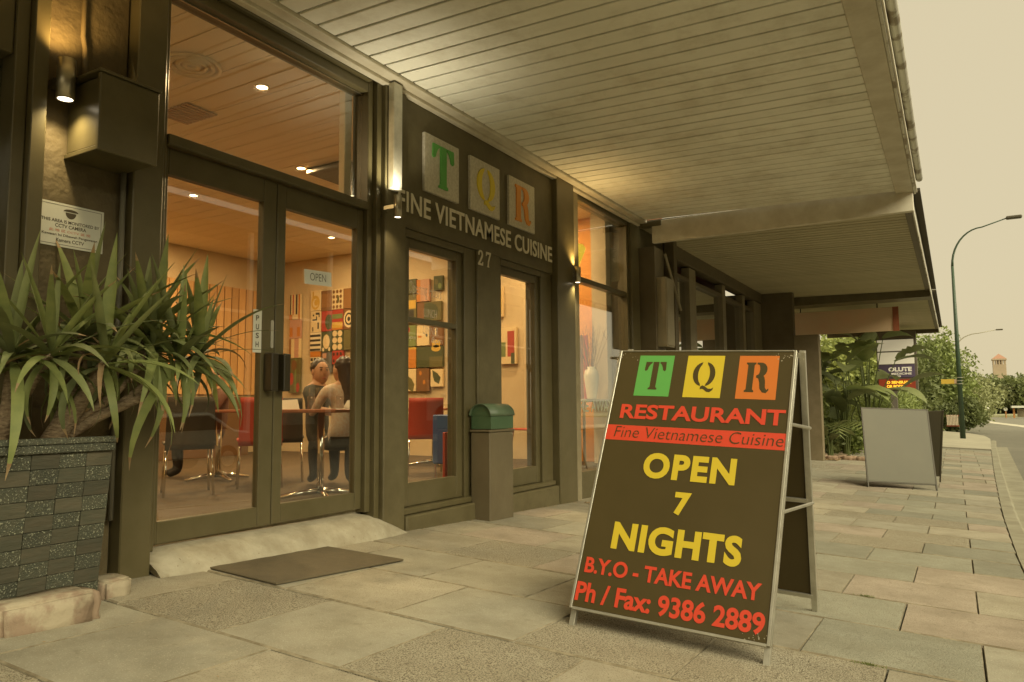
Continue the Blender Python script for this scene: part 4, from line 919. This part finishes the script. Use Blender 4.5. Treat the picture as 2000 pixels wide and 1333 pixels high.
art(790, 814, 679, 720, 'y', [('o', 'b', .2, 0, 1, .9)]); art(815, 866, 677, 718, 'dg', [('y', 'e', .75, .9, .18, .16), ('ol', 'b', .5, 0, 1, .5)]); art(790, 814, 721, 765, 'cr', [('ol', 'l', .25, .4)]); art(815, 840, 720, 765, 'br', [('o', 'e', .3, .8, .1, .1), ('o', 'e', .6, .4, .1, .1)]); art(842, 866, 721, 756, 'cr', [('dg', 'l', .2, .6)])
art(966, 983, 560, 620, 'cr', [('y', 'b', .3, .1, .9, .9)]); art(975, 1010, 640, 712, 'cr', [('r', 'b', .5, .2, .9, .9), ('gr', 'b', .1, .2, .4, .6), ('dg', 'b', .7, 0, .9, .3)])
art(1128, 1140, 655, 780, 'br', [('dg', 'b', .3, 0, .6, 1)]); art(1141, 1150, 655, 780, 'r')
# downlights and vents in the ceiling
dl_m = mat('downlight_lens', (1, .9, .7), .4, emis=(1, .72, .34), es=4)
spots = [onZ(512, 172, 3.49), onZ(588, 330, 3.49), onZ(378, 383, 3.49), (-5.2, 2.0, 3.49), (-6.6, 7.2, 3.49), (-4.9, 7.0, 3.49), (-8.2, 3.6, 3.49), (-4.9, 8.7, 3.49), (-8.2, 8.4, 3.49), (-9.8, 6.5, 3.49)]
for i, p in enumerate(spots):
    t = thing('downlight', (p[0], p[1], 3.498), ['round glowing downlight in the ceiling behind the big top window', 'small glowing downlight deeper in the ceiling above the right door'][i] if i < 2 else 'small ceiling downlight seen just under the head of the left door' if i == 2 else 'round ceiling downlight deeper in the dining room', 'light', 'ceiling downlights')
    MB().lathe([(.045, -.006), (.062, -.006), (.064, 0), (.045, 0)], n=20).build('ring', ceil_in, t, True); MB().lathe([(0, 0), (.045, 0)], (0, 0, -.004), 20).build('lens', dl_m, t)
    lamp('AREA', (0, 0, -.02), 11, (1, .70, .34), t, shape='DISK', size=.12)
vt = thing('ceiling_vent', onZ(375, 128, 3.495), 'round louvred air diffuser in the ceiling behind the top window', 'vent')
for r in (.05, .10, .15, .20): MB().lathe([(r-.012, 0), (r-.012, -.012), (r+.012, -.022), (r+.016, 0)], n=32).build('louvre_ring', ceil_in, vt, True)
v2 = thing('ceiling_grille', onZ(365, 222, 3.495), 'rectangular slatted return air grille in the ceiling', 'vent')
for i in range(9): box('slat', mat('grille', (.45, .30, .2), .6), -.22+i*.05, -.19+i*.05, -.16, .16, -.012, 0, v2, .002)
sp_ = thing('reflection_panel', onZ(675, 335, 3.495), 'dark square panel added under the ceiling to imitate a reflection in the transom', 'stand_in_panel')
box('casing', mat('dark_reflection', (.10, .07, .035), .6), -.30, .30, -.30, .30, -.06, 0, sp_, .01)  # added dark panel, stands in for a reflection in the transom glass
# lantern, vase, branches, shelf in the end window
ln = thing('lantern', onX(1126, 498, -4.15), 'glowing yellow paper lantern hanging inside the end window', 'lantern')
MB().lathe([(.0, -.17), (.03, -.16), (.13, .08), (.09, .13), (.0, .15)], n=8).build('shade', mat('lantern_paper', (.8, .6, .1), .6, emis=(1, .66, .05), es=.25), ln)
MB().tube([(0, 0, .15), (0, 0, 3.5-ln.location.z)], .003, 5).build('cord', black_pl, ln)
sh = thing('display_table', (0, 0, 0), 'narrow white display table inside the end window', 'table')
vx, vy, vz = onX(1156, 780, -4.05)
box('table_top', mat('pale_laminate', (.5, .46, .36), .5), vx-.2, vx+.2, vy-.6, vy+.5, vz-.035, vz-.003, sh, .004)
for dy in (-.55, .45): box('leg', chrome, vx-.15, vx-.12, vy+dy, vy+dy+.03, .1, vz-.036, sh, .003); box('leg', chrome, vx+.12, vx+.15, vy+dy, vy+dy+.03, .1, vz-.036, sh, .003)
va = thing('vase', (vx, vy, vz), 'tall white ceramic vase on the display table in the end window', 'vase')
MB().lathe([(0, 0), (.055, .0), (.065, .02), (.085, .18), (.10, .30), (.085, .37), (.05, .395), (.055, .42), (.05, .42), (.045, .39)], n=22).build('body', mat('white_ceramic', (.72, .69, .58), .25), va, True)
br = thing('dried_branches', (vx-.1, vy+.22, vz), 'bundle of bare dried twigs fanning out beside the white vase', 'branches')
bt = MB(); R2 = random.Random(8)
for i in range(34):
    az = R2.uniform(0, 2*PI); sp2 = R2.uniform(.05, .42); h = R2.uniform(.75, 1.05)
    p0 = Vector((0, 0, .0)); p1 = Vector((math.cos(az)*sp2*.3, math.sin(az)*sp2*.3, h*.5)); p2 = Vector((math.cos(az)*sp2, math.sin(az)*sp2, h))
    bt.tube([p0, p1, p2], [.004, .003, .0015], 4)
    for q in range(3): s_ = p1.lerp(p2, R2.uniform(.2, .8)); bt.tube([s_, s_+Vector((R2.uniform(-.08, .08), R2.uniform(-.08, .08), R2.uniform(.05, .12)))], [.002, .001], 3)
bt.build('twigs', mat('twig', (.13, .08, .04), .8), br)
# framed picture and lamp on back wall
pc_ = thing('picture', (-10.64, 6.3, 1.9), 'long dark framed picture on the timber back wall behind the plant', 'picture')
box('frame', mat('dark_frame', (.10, .04, .02), .5), 0, .03, -.9, .9, 0, .45, pc_)
for i, k_ in enumerate(('rb', 'o', 'gr', 'br', 'y')): box('painted_panel', cm(k_), .031, .036, -.86+i*.345, -.53+i*.345, .04, .41, pc_, 0)
menu = thing('menu_board', (0, 0, 0), 'tall red board leaning by the inner edge of the narrow door', 'board')
mp_ = onX(875, 930, -4.1); box('panel', red_lt, -4.12, -4.09, mp_[1]-.06, mp_[1]+.14, .1, .62, menu, .004)
bl = thing('blue_stool', (0, 0, 0), 'small blue cabinet under the table behind the red chair', 'cabinet'); bp_ = at_depth(872, 830, 7.4); box('body', blue_p, bp_.x-.1, bp_.x+.1, bp_.y-.1, bp_.y+.1, .3, .78, bl, .01)
for dx in (-.08, .08):
    for dy in (-.08, .08): box('leg', chrome, bp_.x+dx-.01, bp_.x+dx+.01, bp_.y+dy-.01, bp_.y+dy+.01, .1, .30, bl, .002)

# ================================================================== STREET THINGS
# hanging sign under the far canopy
hs = thing('hanging_sign', (0, 0, 0), 'faded brown and orange sign board hanging under the far canopy', 'sign')
HY = 18.9
s0 = onY(1530, 655, HY); s1 = onY(1757, 650, HY); ztp = onY(1640, 607, HY)[2]; zbt = onY(1640, 652, HY)[2]
hang_m = mat('faded_orange_sign', (.78, .50, .31), .6, (.70, .58, .38), .9, lo=.3, hi=.7, world=True)
box('board', hang_m, s0[0], s1[0], HY-.04, HY+.04, zbt, ztp, hs, .006); box('edge', mat('rust_red_edge', (.30, .09, .035), .6), s1[0]-.12, s1[0]+.004, HY-.06, HY-.042, zbt-.01, ztp, hs, 0)
for p_ in (1563, 1713): q_ = onY(p_, 600, HY); MB().tube([(q_[0], HY, ztp), (q_[0], HY, 3.28)], .015, 6).build('rod', dkf, hs)
# pylon sign
PY = 26
py_ = thing('pylon_sign', (0, 0, 0), 'tall roadside pylon with two blank white panels, purple OLUTE panel and red LED display', 'sign')
xl, xr = onY(1715, 700, PY)[0], onY(1786, 700, PY)[0]; zz = lambda p: onY(1760, p, PY)[2]
box('cabinet', mat('grey_brown_cabinet', (.13, .11, .08), .6), xl-.03, xr+.07, PY-.12, PY+.12, zz(763), zz(654)+.10, py_, .01)
wp = mat('white_acrylic', (.72, .69, .58), .4, emis=(.9, .8, .55), es=.06); pur = mat('purple_acrylic', (.12, .09, .16), .4)
for a_, b2 in ((686, 664), (711.5, 688.5)): box('panel', wp, xl, xr, PY-.14, PY-.121, zz(a_), zz(b2), py_, .003)
box('panel', pur, xl, xr, PY-.14, PY-.121, zz(738), zz(713), py_, .003); led_bg = mat('led_background', (.16, .03, .015), .5, emis=(.5, .05, .01), es=.06); box('led_panel', led_bg, xl, xr, PY-.14, PY-.121, zz(761), zz(741), py_, .003)
ledt = mat('led_text', (.9, .5, .05), .5, emis=(1, .50, .03), es=.26)
def pyt(s, x0, x1, y0, y1, m, bold=.03):
    a = onY(x0, y1, PY); b = onY(x1, y0, PY); put('printed_text', text_me(s, b[0]-a[0], b[2]-a[2], bold=bold, depth=0), m, frame((a[0], PY-.1425, a[2]), (1, 0, 0), (0, 0, 1)), py_)
pyt('OLUTE', 1736, 1781, 717, 727, wp, .05); pyt('MEDICINE', 1742, 1781, 728, 733, wp); pyt('2000', 1744, 1760, 734, 737.5, wp)
pyt('D SENSUAL', 1733, 1780, 744, 750.5, ledt, .05); pyt('OR BODY', 1733, 1767, 752, 758.5, ledt, .05)
xp = onY(1748, 800, PY)[0]; box('post', mat('grey_post', (.16, .14, .11), .6), xp-.09, xp+.09, PY-.09, PY+.09, -.6, zz(763), py_)
# street lights
pg = mat('green_pole_paint', (.03, .058, .03), .5, (.038, .068, .036), 3)
def street_light(x, y, z, h, r, reach, label, m):
    t = thing('street_light', (x, y, z), label, 'street light', 'curved arm street lights along the road')
    MB().tube([(0, 0, 0), (-.005, 0, h*.45), (-.01, 0, h*.80)], [r, r*.75, r*.5], 14).build('pole', m, t, True)
    pts = [(-.01, 0, h*.80)]+[(-.01+reach*.62*(1-math.cos(a))*.9, 0, h*.80+h*.17*math.sin(a)) for a in [i*PI/2/10 for i in range(1, 11)]]
    pts.append((reach, 0, h*1.0)); MB().tube(pts, [r*.5]+[r*.42-(r*.2)*i/11 for i in range(11)], 8).build('arm', m, t, True)
    MB().box(reach-.05, reach+.45, -.12, .12, h*1.0-.06, h*1.0+.05).build('lamp_head', dkf, t, bevel=.03)
    return t
b0 = onG(1881, 857); top = onY(1975, 425, b0[1])[2]-b0[2]
street_light(b0[0], b0[1], b0[2], top, .095, 1.85, 'tall green street light with long curved arm at the kerb', pg)
d2 = 75; q = onY(1882, 780, d2); street_light(q[0]-.3, d2, -.6, onY(1934, 645, d2)[2]+.6, .12, 3.0, 'distant slender street light beyond the tall green one', mat('grey_pole', (.30, .28, .2), .6))
ssn = thing('street_name_sign', (b0[0], b0[1], onY(1850, 746, b0[1])[2]), 'yellow street name blade on the green street light pole', 'sign')
ww = b0[0]-onY(1838, 745, b0[1])[0]; box('blade', mat('yellow_blade', (.62, .42, .06), .5), -ww, -.17, -.012, .012, -.085, .095, ssn, .003); box('end_panel', mat('pink_badge', (.60, .42, .30), .5), -.169, -.09, -.013, .013, -.08, .09, ssn, .002)
for dz in (-.1, .02, .14): MB().lathe([(.118, dz), (.118, dz+.02)], n=14).build('clamp', galv, ssn)
# small objects at the far kerb
fs_ = thing('picket_fence', (0, 0, 0), 'short stretch of white pickets with red rails at the garden corner', 'fence')
fy0 = 36.0; fa_ = onY(1851, 833, fy0); fb_ = onY(1871, 833, fy0); ft = onY(1860, 811, fy0)[2]
for i in range(8): x = fa_[0]+(fb_[0]-fa_[0])*i/7; box('picket', mat('white_picket', (.66, .55, .42), .6), x-.02, x+.018, fy0-.02, fy0+.02, fa_[2]+.04, ft, fs_, .003)
for z in (fa_[2]+.02, ft-.03): box('rail', mat('red_rail', (.30, .07, .035), .6), fa_[0]-.05, fb_[0]+.05, fy0+.022, fy0+.06, z-.03, z+.03, fs_, .003)
bo = thing('bollard', onZ(1889, 838, -.45), 'pale concrete post just right of the green pole', 'bollard'); MB().lathe([(.11, 0), (.10, 1.35), (.06, 1.42), (0, 1.43)], n=14).build('post', far_conc, bo, True); MB().lathe([(.112, .75), (.112, .85)], n=14).build('band', v_red, bo, True)
YS = 90
def sgn(px, py0, py1, label, m_post, m_disc, r):
    p = onY(px, py1, YS); t = thing('traffic_sign', (p[0], YS, -.6), label, 'sign'); h = onY(px, py0, YS)[2]+.6
    MB().tube([(0, 0, 0), (0, 0, h)], .06, 8).build('post', m_post, t); MB().tube([(0, -.09, h), (0, -.06, h)], r, 16).build('disc', m_disc, t)
orp = mat('orange_post', (.50, .22, .06), .6)
sgn(1965, 800, 814, 'small round pale sign on an orange post at the far verge', orp, sheet_white, .17); sgn(1900, 798, 812, 'orange road sign far behind the green pole', orp, v_org, .35)
wc = thing('curved_signal_post', (0, 0, 0), 'white post with hooked top at the far side of the road', 'signal post')
p = onY(1928, 813, YS); hq = onY(1920, 777, YS)[2]
MB().tube([(p[0], YS, -.6), (p[0], YS, hq-.6), (p[0]-.15, YS, hq-.2), (p[0]-.5, YS, hq), (p[0]-1.0, YS, hq+.02)], [.13, .12, .10, .08, .05], 8).build('post', sheet_white, wc, True); MB().lathe([(0, 0), (.25, .1), (.25, .4), (0, .5)], (p[0], YS, .2), 10).build('collar', sheet_white, wc)
bs = thing('bus_shelter', (0, 0, 0), 'small white roofed shelter on orange legs at the far right verge', 'shelter')
p = onY(1981, 814, YS); q = onY(2010, 814, YS); ht = onY(1990, 797, YS)[2]
for x in (p[0], q[0]): box('leg', orp, x-.08, x+.08, YS-.08, YS+.08, -.6, ht, bs)
box('roof', sheet_white, p[0]-.2, q[0]+.3, YS-.8, YS+.8, ht, ht+.2, bs); box('back_panel', post_n, p[0]+.3, q[0]-.2, YS+.6, YS+.66, -.5, ht-.1, bs)
# tower
TY = 300
tw = thing('clock_tower', (0, 0, 0), 'distant square cream stone tower with open belfry and red pyramid roof', 'tower')
x0 = onY(1941, 740, TY)[0]; x1 = onY(1967, 740, TY)[0]; zt1 = onY(1954, 712, TY)[2]; zt2 = onY(1954, 702, TY)[2]; zt3 = onY(1954, 694, TY)[2]
stone = mat('cream_stone', (.42, .34, .23), .8, (.36, .29, .2), .4); 
box('shaft', stone, x0, x1, TY, TY+(x1-x0), -1, zt1, tw); wx = x1-x0
for i in range(5):
    for yy in (0, wx-.5): box('belfry_pier', stone, x0+i*(wx-.5)/4, x0+i*(wx-.5)/4+.5, TY+yy, TY+yy+.5, zt1, zt2-.3, tw)
box('belfry_core', mat('belfry_dark', (.16, .11, .07), .8), x0+.8, x1-.8, TY+.8, TY+wx-.8, zt1, zt2-.3, tw); box('cornice', stone, x0-.25, x1+.25, TY-.25, TY+wx+.25, zt2-.3, zt2+.2, tw)
cxm = (x0+x1)/2; MB().add([(x0-.2, TY-.2, zt2+.2), (x1+.2, TY-.2, zt2+.2), (x1+.2, TY+wx+.2, zt2+.2), (x0-.2, TY+wx+.2, zt2+.2), (cxm, TY+wx/2, zt3+.6)], [(0, 1, 4), (1, 2, 4), (2, 3, 4), (3, 0, 4), (3, 2, 1, 0)]).build('roof', mat('terracotta', (.36, .20, .13), .8), tw)

# ------------------------------------------------------------------ foliage
def leaf_cloud(name, blobs, n, size, m, parent, seed, flat=.0):
    r = np.random.RandomState(seed); V = []; 
    tot = sum(b[1][0]*b[1][1]*b[1][2] for b in blobs); out = []
    for c, rad in blobs:
        k = max(60, int(n*rad[0]*rad[1]*rad[2]/tot)); d = r.normal(size=(k, 3)); d /= np.linalg.norm(d, axis=1)[:, None]
        rr_ = (r.rand(k)**.35)[:, None]; lump = 1+.22*np.sin(d[:, :1]*7+seed)*np.cos(d[:, 1:2]*6)+.12*np.sin(d[:, 2:3]*13+d[:, :1]*9)
        out.append(np.array(c)+d*rr_*lump*np.array(rad))
    P = np.concatenate(out); k = len(P)
    a = r.normal(size=(k, 3)); a /= np.linalg.norm(a, axis=1)[:, None]; b = np.cross(a, r.normal(size=(k, 3))); b /= np.linalg.norm(b, axis=1)[:, None]
    s = size*(.6+r.rand(k)*.8)[:, None]
    v = np.stack([P-a*s, P+b*s*.45, P+a*s, P-b*s*.45], 1).reshape(-1, 3)
    me = bpy.data.meshes.new(name); me.vertices.add(len(v)); me.vertices.foreach_set('co', v.ravel()); me.loops.add(4*k); me.loops.foreach_set('vertex_index', np.arange(4*k)); me.polygons.add(k); me.polygons.foreach_set('loop_start', np.arange(0, 4*k, 4)); me.update(calc_edges=True)
    me.materials.append(m); return obj(name, me, parent)
def tmat(name, c1, c2): return mat(name, c1, .6, c2, .9, world=True, lo=.38, hi=.62, translucent=.3)
tg1 = tmat('tree_leaf_bright', (.29, .35, .10), (.19, .23, .07)); tg2 = tmat('tree_leaf_mid', (.19, .22, .075), (.125, .15, .05)); tg3 = tmat('tree_leaf_olive', (.32, .34, .15), (.22, .235, .105)); tg4 = tmat('tree_leaf_yellow', (.38, .42, .12), (.25, .29, .085))
def tree(px, py_top, py_bot, Y, rx, label, m, n=6000, size=.12, seed=1, trunk=.12, name='tree', blobs=None, cat='tree', gz=-.5, group=None):
    c = onY(px, (py_top+py_bot)/2, Y); zt = onY(px, py_top, Y)[2]; zb = onY(px, py_bot, Y)[2]
    t = thing(name, (c[0], Y, gz), label, cat, group); R3 = random.Random(seed); h = zt-zb; zc = (zt+zb)/2-gz
    MB().tube([(0, 0, 0), (.05, .02, zc*.6), (0, 0, zc+h*.2)], [trunk, trunk*.8, trunk*.4], 8).build('trunk', bark, t, True)
    for k in range(4):
        a = k*1.6+seed; MB().tube([(0, 0, zc*.7), (math.cos(a)*rx*.5, math.sin(a)*rx*.5, zc+h*.12*(k-1))], [trunk*.5, trunk*.2], 6).build('branch', bark, t, True)
    bl = [((0, 0, zc), (rx*.72, rx*.72, h*.40))]
    for k in range(9):
        a = R3.uniform(0, 2*PI); e = R3.uniform(-.8, .95); q = rx*R3.uniform(.45, .72)*math.sqrt(max(.1, 1-e*e*.8)); s = R3.uniform(.28, .42)
        bl.append(((math.cos(a)*q, math.sin(a)*q, zc+e*h*.36), (rx*s, rx*s, h*s*.7)))
    leaf_cloud('crown', blobs or bl, n, size, m, t, seed); return t
tree(1800, 646, 850, 46, 3.1, 'tall bushy green tree behind the pylon sign', tg1, 16000, .11, 2)
tree(1845, 700, 850, 50, 2.3, 'rounded tree just left of the green pole', tg1, 9000, .11, 3)
tree(1880, 725, 835, 62, 2.6, 'thin crowned tree seen behind the green pole', tg3, 4500, .12, 4)
tree(1860, 775, 850, 44, 1.7, 'dense low tree at the garden corner', tg2, 6000, .10, 12)
tree(1700, 640, 850, 40, 3.4, 'shady tree filling the back of the garden', tg2, 12000, .13, 5)
tree(1630, 640, 850, 34, 2.8, 'yellow green tree behind the dark pier', tg4, 9000, .12, 6)
for i, (px, yt, rx, m_) in enumerate(((1905, 752, 5, tg3), (1935, 742, 6, tg3), (1965, 738, 6, tg2), (1995, 740, 6, tg3), (2030, 735, 7, tg2), (1920, 770, 4, tg1), (1985, 768, 5, tg3), (1890, 760, 5, tg2), (2060, 745, 7, tg3), (1955, 772, 4, tg3))):
    tree(px, yt, 815, 112+i*3 % 11, rx, ['olive crowned tree at the left of the far verge', 'olive tree below and left of the tower', 'dark tree directly before the tower', 'olive tree right of the tower', 'tree at the right edge of the far verge', 'small bright tree low on the far verge', 'low olive tree near the shelter', 'dark tree behind the green pole', 'tree beyond the right edge', 'low olive tree below the tower'][i], m_, 5200, .28, 20+i, .25, gz=-.6, group='trees beyond the far verge')
# hedge
hg = thing('hedge', (0, 0, 0), 'clipped green hedge along the footpath behind the blank board', 'hedge')
bl = [((-2.2+.1*math.sin(i), 27+i*1.1, .45), (1.0, .9, .95)) for i in range(10)]
leaf_cloud('foliage', bl, 16000, .075, tg1, hg, 31); 
for i in range(5): MB().tube([(-2.2, 27.5+i*2, -.5), (-2.2, 27.5+i*2, .5)], .05, 6).build('stem', bark, hg)
# low bushes
def bush(x, y, rx, h, label, m, seed, n=2600, size=.07):
    t = thing('bush', (x, y, gh(x, 12)), label, 'bush', 'bushes in the garden bed'); R3 = random.Random(seed)
    leaf_cloud('foliage', [((R3.uniform(-.4, .4)*rx, R3.uniform(-.4, .4)*rx, h*R3.uniform(.3, .62)), (rx*.6, rx*.6, h*.42)) for _ in range(6)], n, size, m, t, seed)
    for k in range(4): MB().tube([(0, 0, -.02), (R3.uniform(-.3, .3)*rx, R3.uniform(-.3, .3)*rx, h*.6)], [.02, .008], 5).build('stem', bark, t)
bush(-2.75, 18.9, .55, .85, 'dark low bush at the foot of the pier', tg2, 41); bush(-2.35, 20.2, .6, .75, 'mid green bush with litter at its foot', tg1, 42)
bush(-2.9, 21.5, .9, 1.7, 'tall leafy bush behind the paddle leaves', tg4, 43, 5000); bush(-1.95, 22.2, .6, .85, 'bush directly behind the blank board', tg2, 44); bush(-1.75, 24.5, .7, 1.1, 'bright bush left of the pylon post', tg1, 45)
bush(-3.4, 19.6, .8, 2.2, 'yellow green bush close against the pier', tg4, 46, 6000)
# paddle leaved plants
paddle = []
for s in range(4):
    R4 = random.Random(50+s); vs = []; fs = []; n = 14; L = .95; w = .17; ang = 0; x = z = 0
    for i in range(n+1):
        t = i/n; wd = w*math.sin(min(1, t*1.12+.05)*PI)**.7+.004
        tear = .55 if (R4.random() < .3 and 2 < i < n-1) else 1
        vs += [(x, -wd*tear, z+.3*wd), (x, 0, z), (x, wd*(.6 if R4.random() < .25 else 1), z+.3*wd)]
        ang = -.1+1.1*t**1.3; x += L/n*math.cos(ang); z -= L/n*math.sin(ang)
    for i in range(n): a = i*3; fs += [(a, a+3, a+4, a+1), (a+1, a+4, a+5, a+2)]
    me = bpy.data.meshes.new('leaf'); me.from_pydata(vs, [], fs); me.materials.append([leafs[0], leafs[2], leafs[1], leafs[2]][s]); me.polygons.foreach_set('use_smooth', [True]*len(me.polygons)); paddle.append(me)
stalk = mat('green_stalk', (.09, .11, .03), .5)
def paddle_plant(x, y, n, h, label, seed, s0=1.0):
    R4 = random.Random(seed); z = gh(x, 12); t = thing('paddle_leaf_plant', (x, y, z), label, 'plant', 'big leaved garden plants')
    for k in range(n):
        az = k*2.4+R4.uniform(-.4, .4); hh = h*R4.uniform(.35, 1.0); sp = R4.uniform(.1, .55)*h*.4
        p = Vector((math.cos(az)*sp, math.sin(az)*sp, hh)); MB().tube([(math.cos(az)*.05, math.sin(az)*.05, 0), (p.x*.4, p.y*.4, hh*.6), p], [.022, .016, .009], 5).build('stalk', stalk, t)
        o = obj('leaf', paddle[R4.randint(0, 3)], t); o.location = p; s = s0*R4.uniform(.6, 1.05); o.scale = (s, s*1.1, s); o.rotation_euler = (R4.uniform(-.5, .5), -R4.uniform(-.1, .9), az)
paddle_plant(-2.25, 19.2, 15, 2.2, 'big paddle leaved plant nearest the blank board', 61, 1.35); paddle_plant(-1.85, 20.6, 18, 3.3, 'tallest paddle leaved plant overlapping the pylon sign', 62, 1.5); paddle_plant(-3.0, 20.4, 11, 2.7, 'paddle leaved plant beside the dark pier', 63, 1.5); paddle_plant(-2.45, 18.1, 8, .8, 'low broad leaved plant at the paving edge', 64, .8)
# palm fronds
def palm(x, y, h, label, seed):
    R4 = random.Random(seed); t = thing('palm', (x, y, gh(x, 12)), label, 'palm')
    MB().tube([(0, 0, 0), (.02, 0, h)], [.09, .07], 8).build('trunk', bark, t, True)
    for k in range(9):
        az = k*.7+R4.uniform(-.2, .2); b = MB(); L = 1.3; px_ = pz = 0; pts = []
        for i in range(15):
            t_ = i/14; a_ = .9-1.9*t_; pts.append(Vector((px_*math.cos(az), px_*math.sin(az), h+pz))); px_ += L/14*math.cos(a_); pz += L/14*math.sin(a_)
        b.tube(pts, [.012-.0006*i for i in range(15)], 4)
        sd_ = Vector((-math.sin(az), math.cos(az), 0))
        for i in range(2, 15):
            for s in (-1, 1):
                p = pts[i]; q = p+sd_*s*.38*math.sin(PI*i/15.5)+Vector((0, 0, -.12)); o_ = (pts[i]-pts[i-1])*.28
                b.add([p-o_, p+o_, q], [(0, 1, 2)])
        b.build('frond', leafs[1], t)
palm(-3.1, 22.8, 1.5, 'small feathery palm in the middle of the garden', 71); palm(-2.5, 19.0, .5, 'low fern like palm with drooping fronds at the bed edge', 72)
# stones and litter at the bed edge
for i in range(9): 
    x = -3.0+i*.15+random.uniform(-.05, .05); rock('rock', (x, 17.75+random.uniform(-.15, .2), gh(x, 12)-.01), (.22, .16, .10), mat('pinkish_rock', (.42, .30, .20), .85, (.3, .2, .13), 6, bump=.5), 80+i, 'small pinkish border rock '+{0: 'touching the foot of the dark pier', 8: 'nearest the blank grey board', 4: 'in the middle of the row edging the garden bed'}.get(i, 'between others in the row edging the garden bed'), 'rock')['group'] = 'rocks edging the garden bed'
# leaf litter: countless scraps along the wall foot and on paving
r = np.random.RandomState(3); V = []; Fc = []
def scrap(x, y, s):
    z = gh(x, y)+.006; a = r.rand()*6.28; n = len(V)
    for k, (u, v) in enumerate(((1, 0), (.1, .45), (-1, .1), (-.1, -.4))): V.append((x+s*(u*math.cos(a)-v*math.sin(a)), y+s*(u*math.sin(a)+v*math.cos(a)), z+r.rand()*s*.6))
    Fc.append((n, n+1, n+2, n+3))
for _ in range(420): scrap(-3.585+abs(r.normal(0, .03)), r.uniform(4.5, 9.6), r.uniform(.003, .010))
for _ in range(160): scrap(-3.52+abs(r.normal(0, .10)), r.uniform(7.3, 9.6), r.uniform(.008, .022))
for _ in range(60): scrap(-3.58+abs(r.normal(0, .03)), r.uniform(2.05, 2.5), r.uniform(.003, .010))
for _ in range(90): scrap(r.uniform(-3.4, .3), r.uniform(1.4, 14), r.uniform(.003, .009))
for _ in range(900): scrap(r.uniform(-3.6, -2.2)+0, 17.3+abs(r.normal(0, .5)), r.uniform(.02, .05))
me = bpy.data.meshes.new('leaf_litter'); me.from_pydata(V, [], Fc); me.materials.append(leaf_dry); tag(obj('leaf_litter', me), 'dry leaf scraps scattered along the wall foot and paving', 'leaf litter', kind='stuff')
# weeds in joints
wd_ = []; wf = []
for (px, py) in ((1690, 1165), (1695, 1300), (1700, 1301)):
    p = onG(px, py)
    for k in range(60):
        x = p[0]+r.normal(0, .028); y = p[1]+r.normal(0, .006); n = len(wd_); h = r.uniform(.004, .014); a = r.rand()*6
        wd_ += [(x-.003*math.cos(a), y-.003*math.sin(a), gh(x, y)), (x+.003*math.cos(a), y+.003*math.sin(a), gh(x, y)), (x+r.normal(0, .006), y+r.normal(0, .006), gh(x, y)+h)]; wf.append((n, n+1, n+2))
me = bpy.data.meshes.new('weeds'); me.from_pydata(wd_, [], wf); me.materials.append(leafs[1]); tag(obj('weeds', me), 'tiny green weeds growing in the slab joints', 'weeds', kind='stuff')

# ================================================================== ACROSS THE ROAD (seen as reflections in the glass)
OB = thing('building_across_road', (0, 0, 0), 'long pale two storey building with white verandah across the road, mirrored in the glass', 'building')
ow = mat('opposite_wall', (.22, .17, .11), .8, (.18, .14, .09), 1, world=True)
box('wall', ow, 16, 22, -22, 42, -.8, 7.2, OB); box('roof', mat('dark_roof', (.13, .09, .06), .8), 13.8, 22.4, -22.4, 42.4, 7.2, 7.8, OB); box('balcony', ow, 14, 16, -22, 42, 3.1, 3.35, OB)
wm = mat('white_verandah_post', (.7, .66, .54), .6)
for i in range(17): box('post', wm, 14.0, 14.16, -22+i*4, -21.84+i*4, -.8, 7.2, OB)
box('rail', wm, 14.02, 14.1, -22, 42, 4.25, 4.35, OB)
box('footpath', far_conc, 12.2, 16, -22, 60, -.9, -.50, OB)
for i in range(12): box('window', mat('pale_window', (.4, .37, .28), .3), 15.95, 15.99, -19+i*5, -16.8+i*5, .2, 2.3, OB)
car = thing('parked_car', (8.6, 11, roadz(8, 11)), 'silver hatchback parked across the road, seen only mirrored in the door glass', 'car')
silver = mat('silver_car_paint', (.50, .50, .44), .3, metal=.4, coat=.5)
prof = [(-2.0, .35), (-2.0, .75), (-1.7, .92), (-1.1, .98), (-.55, 1.40), (.75, 1.44), (1.45, 1.02), (1.95, .95), (2.02, .35)]
k = len(prof); b = MB(); b.add([(-.82, y, z) for y, z in prof]+[(.82, y, z) for y, z in prof], [tuple(range(k)), tuple(range(2*k-1, k-1, -1))]+[(i, i+k, (i+1) % k+k, (i+1) % k) for i in range(k)]); b.build('body', silver, car, bevel=.05)
b = MB()
for s in (-1, 1): b.add([(s*.83, -.95, 1.0), (s*.83, 1.25, 1.03), (s*.83, .7, 1.36), (s*.83, -.5, 1.33)], [(0, 1, 2, 3)])
b.build('side_windows', mat('dark_car_glass', (.03, .03, .025), .1), car)
for s in (-1, 1):
    for yy in (-1.25, 1.25):
        w_ = MB().tube([(s*.66, yy, .32), (s*.85, yy, .32)], .32, 20).build('wheel', mat('tyre', (.03, .03, .03), .8), car); MB().tube([(s*.851, yy, .32), (s*.856, yy, .32)], .19, 16).build('rim', alu, w_)
print('slabs', cnt, 'leaves', nl)
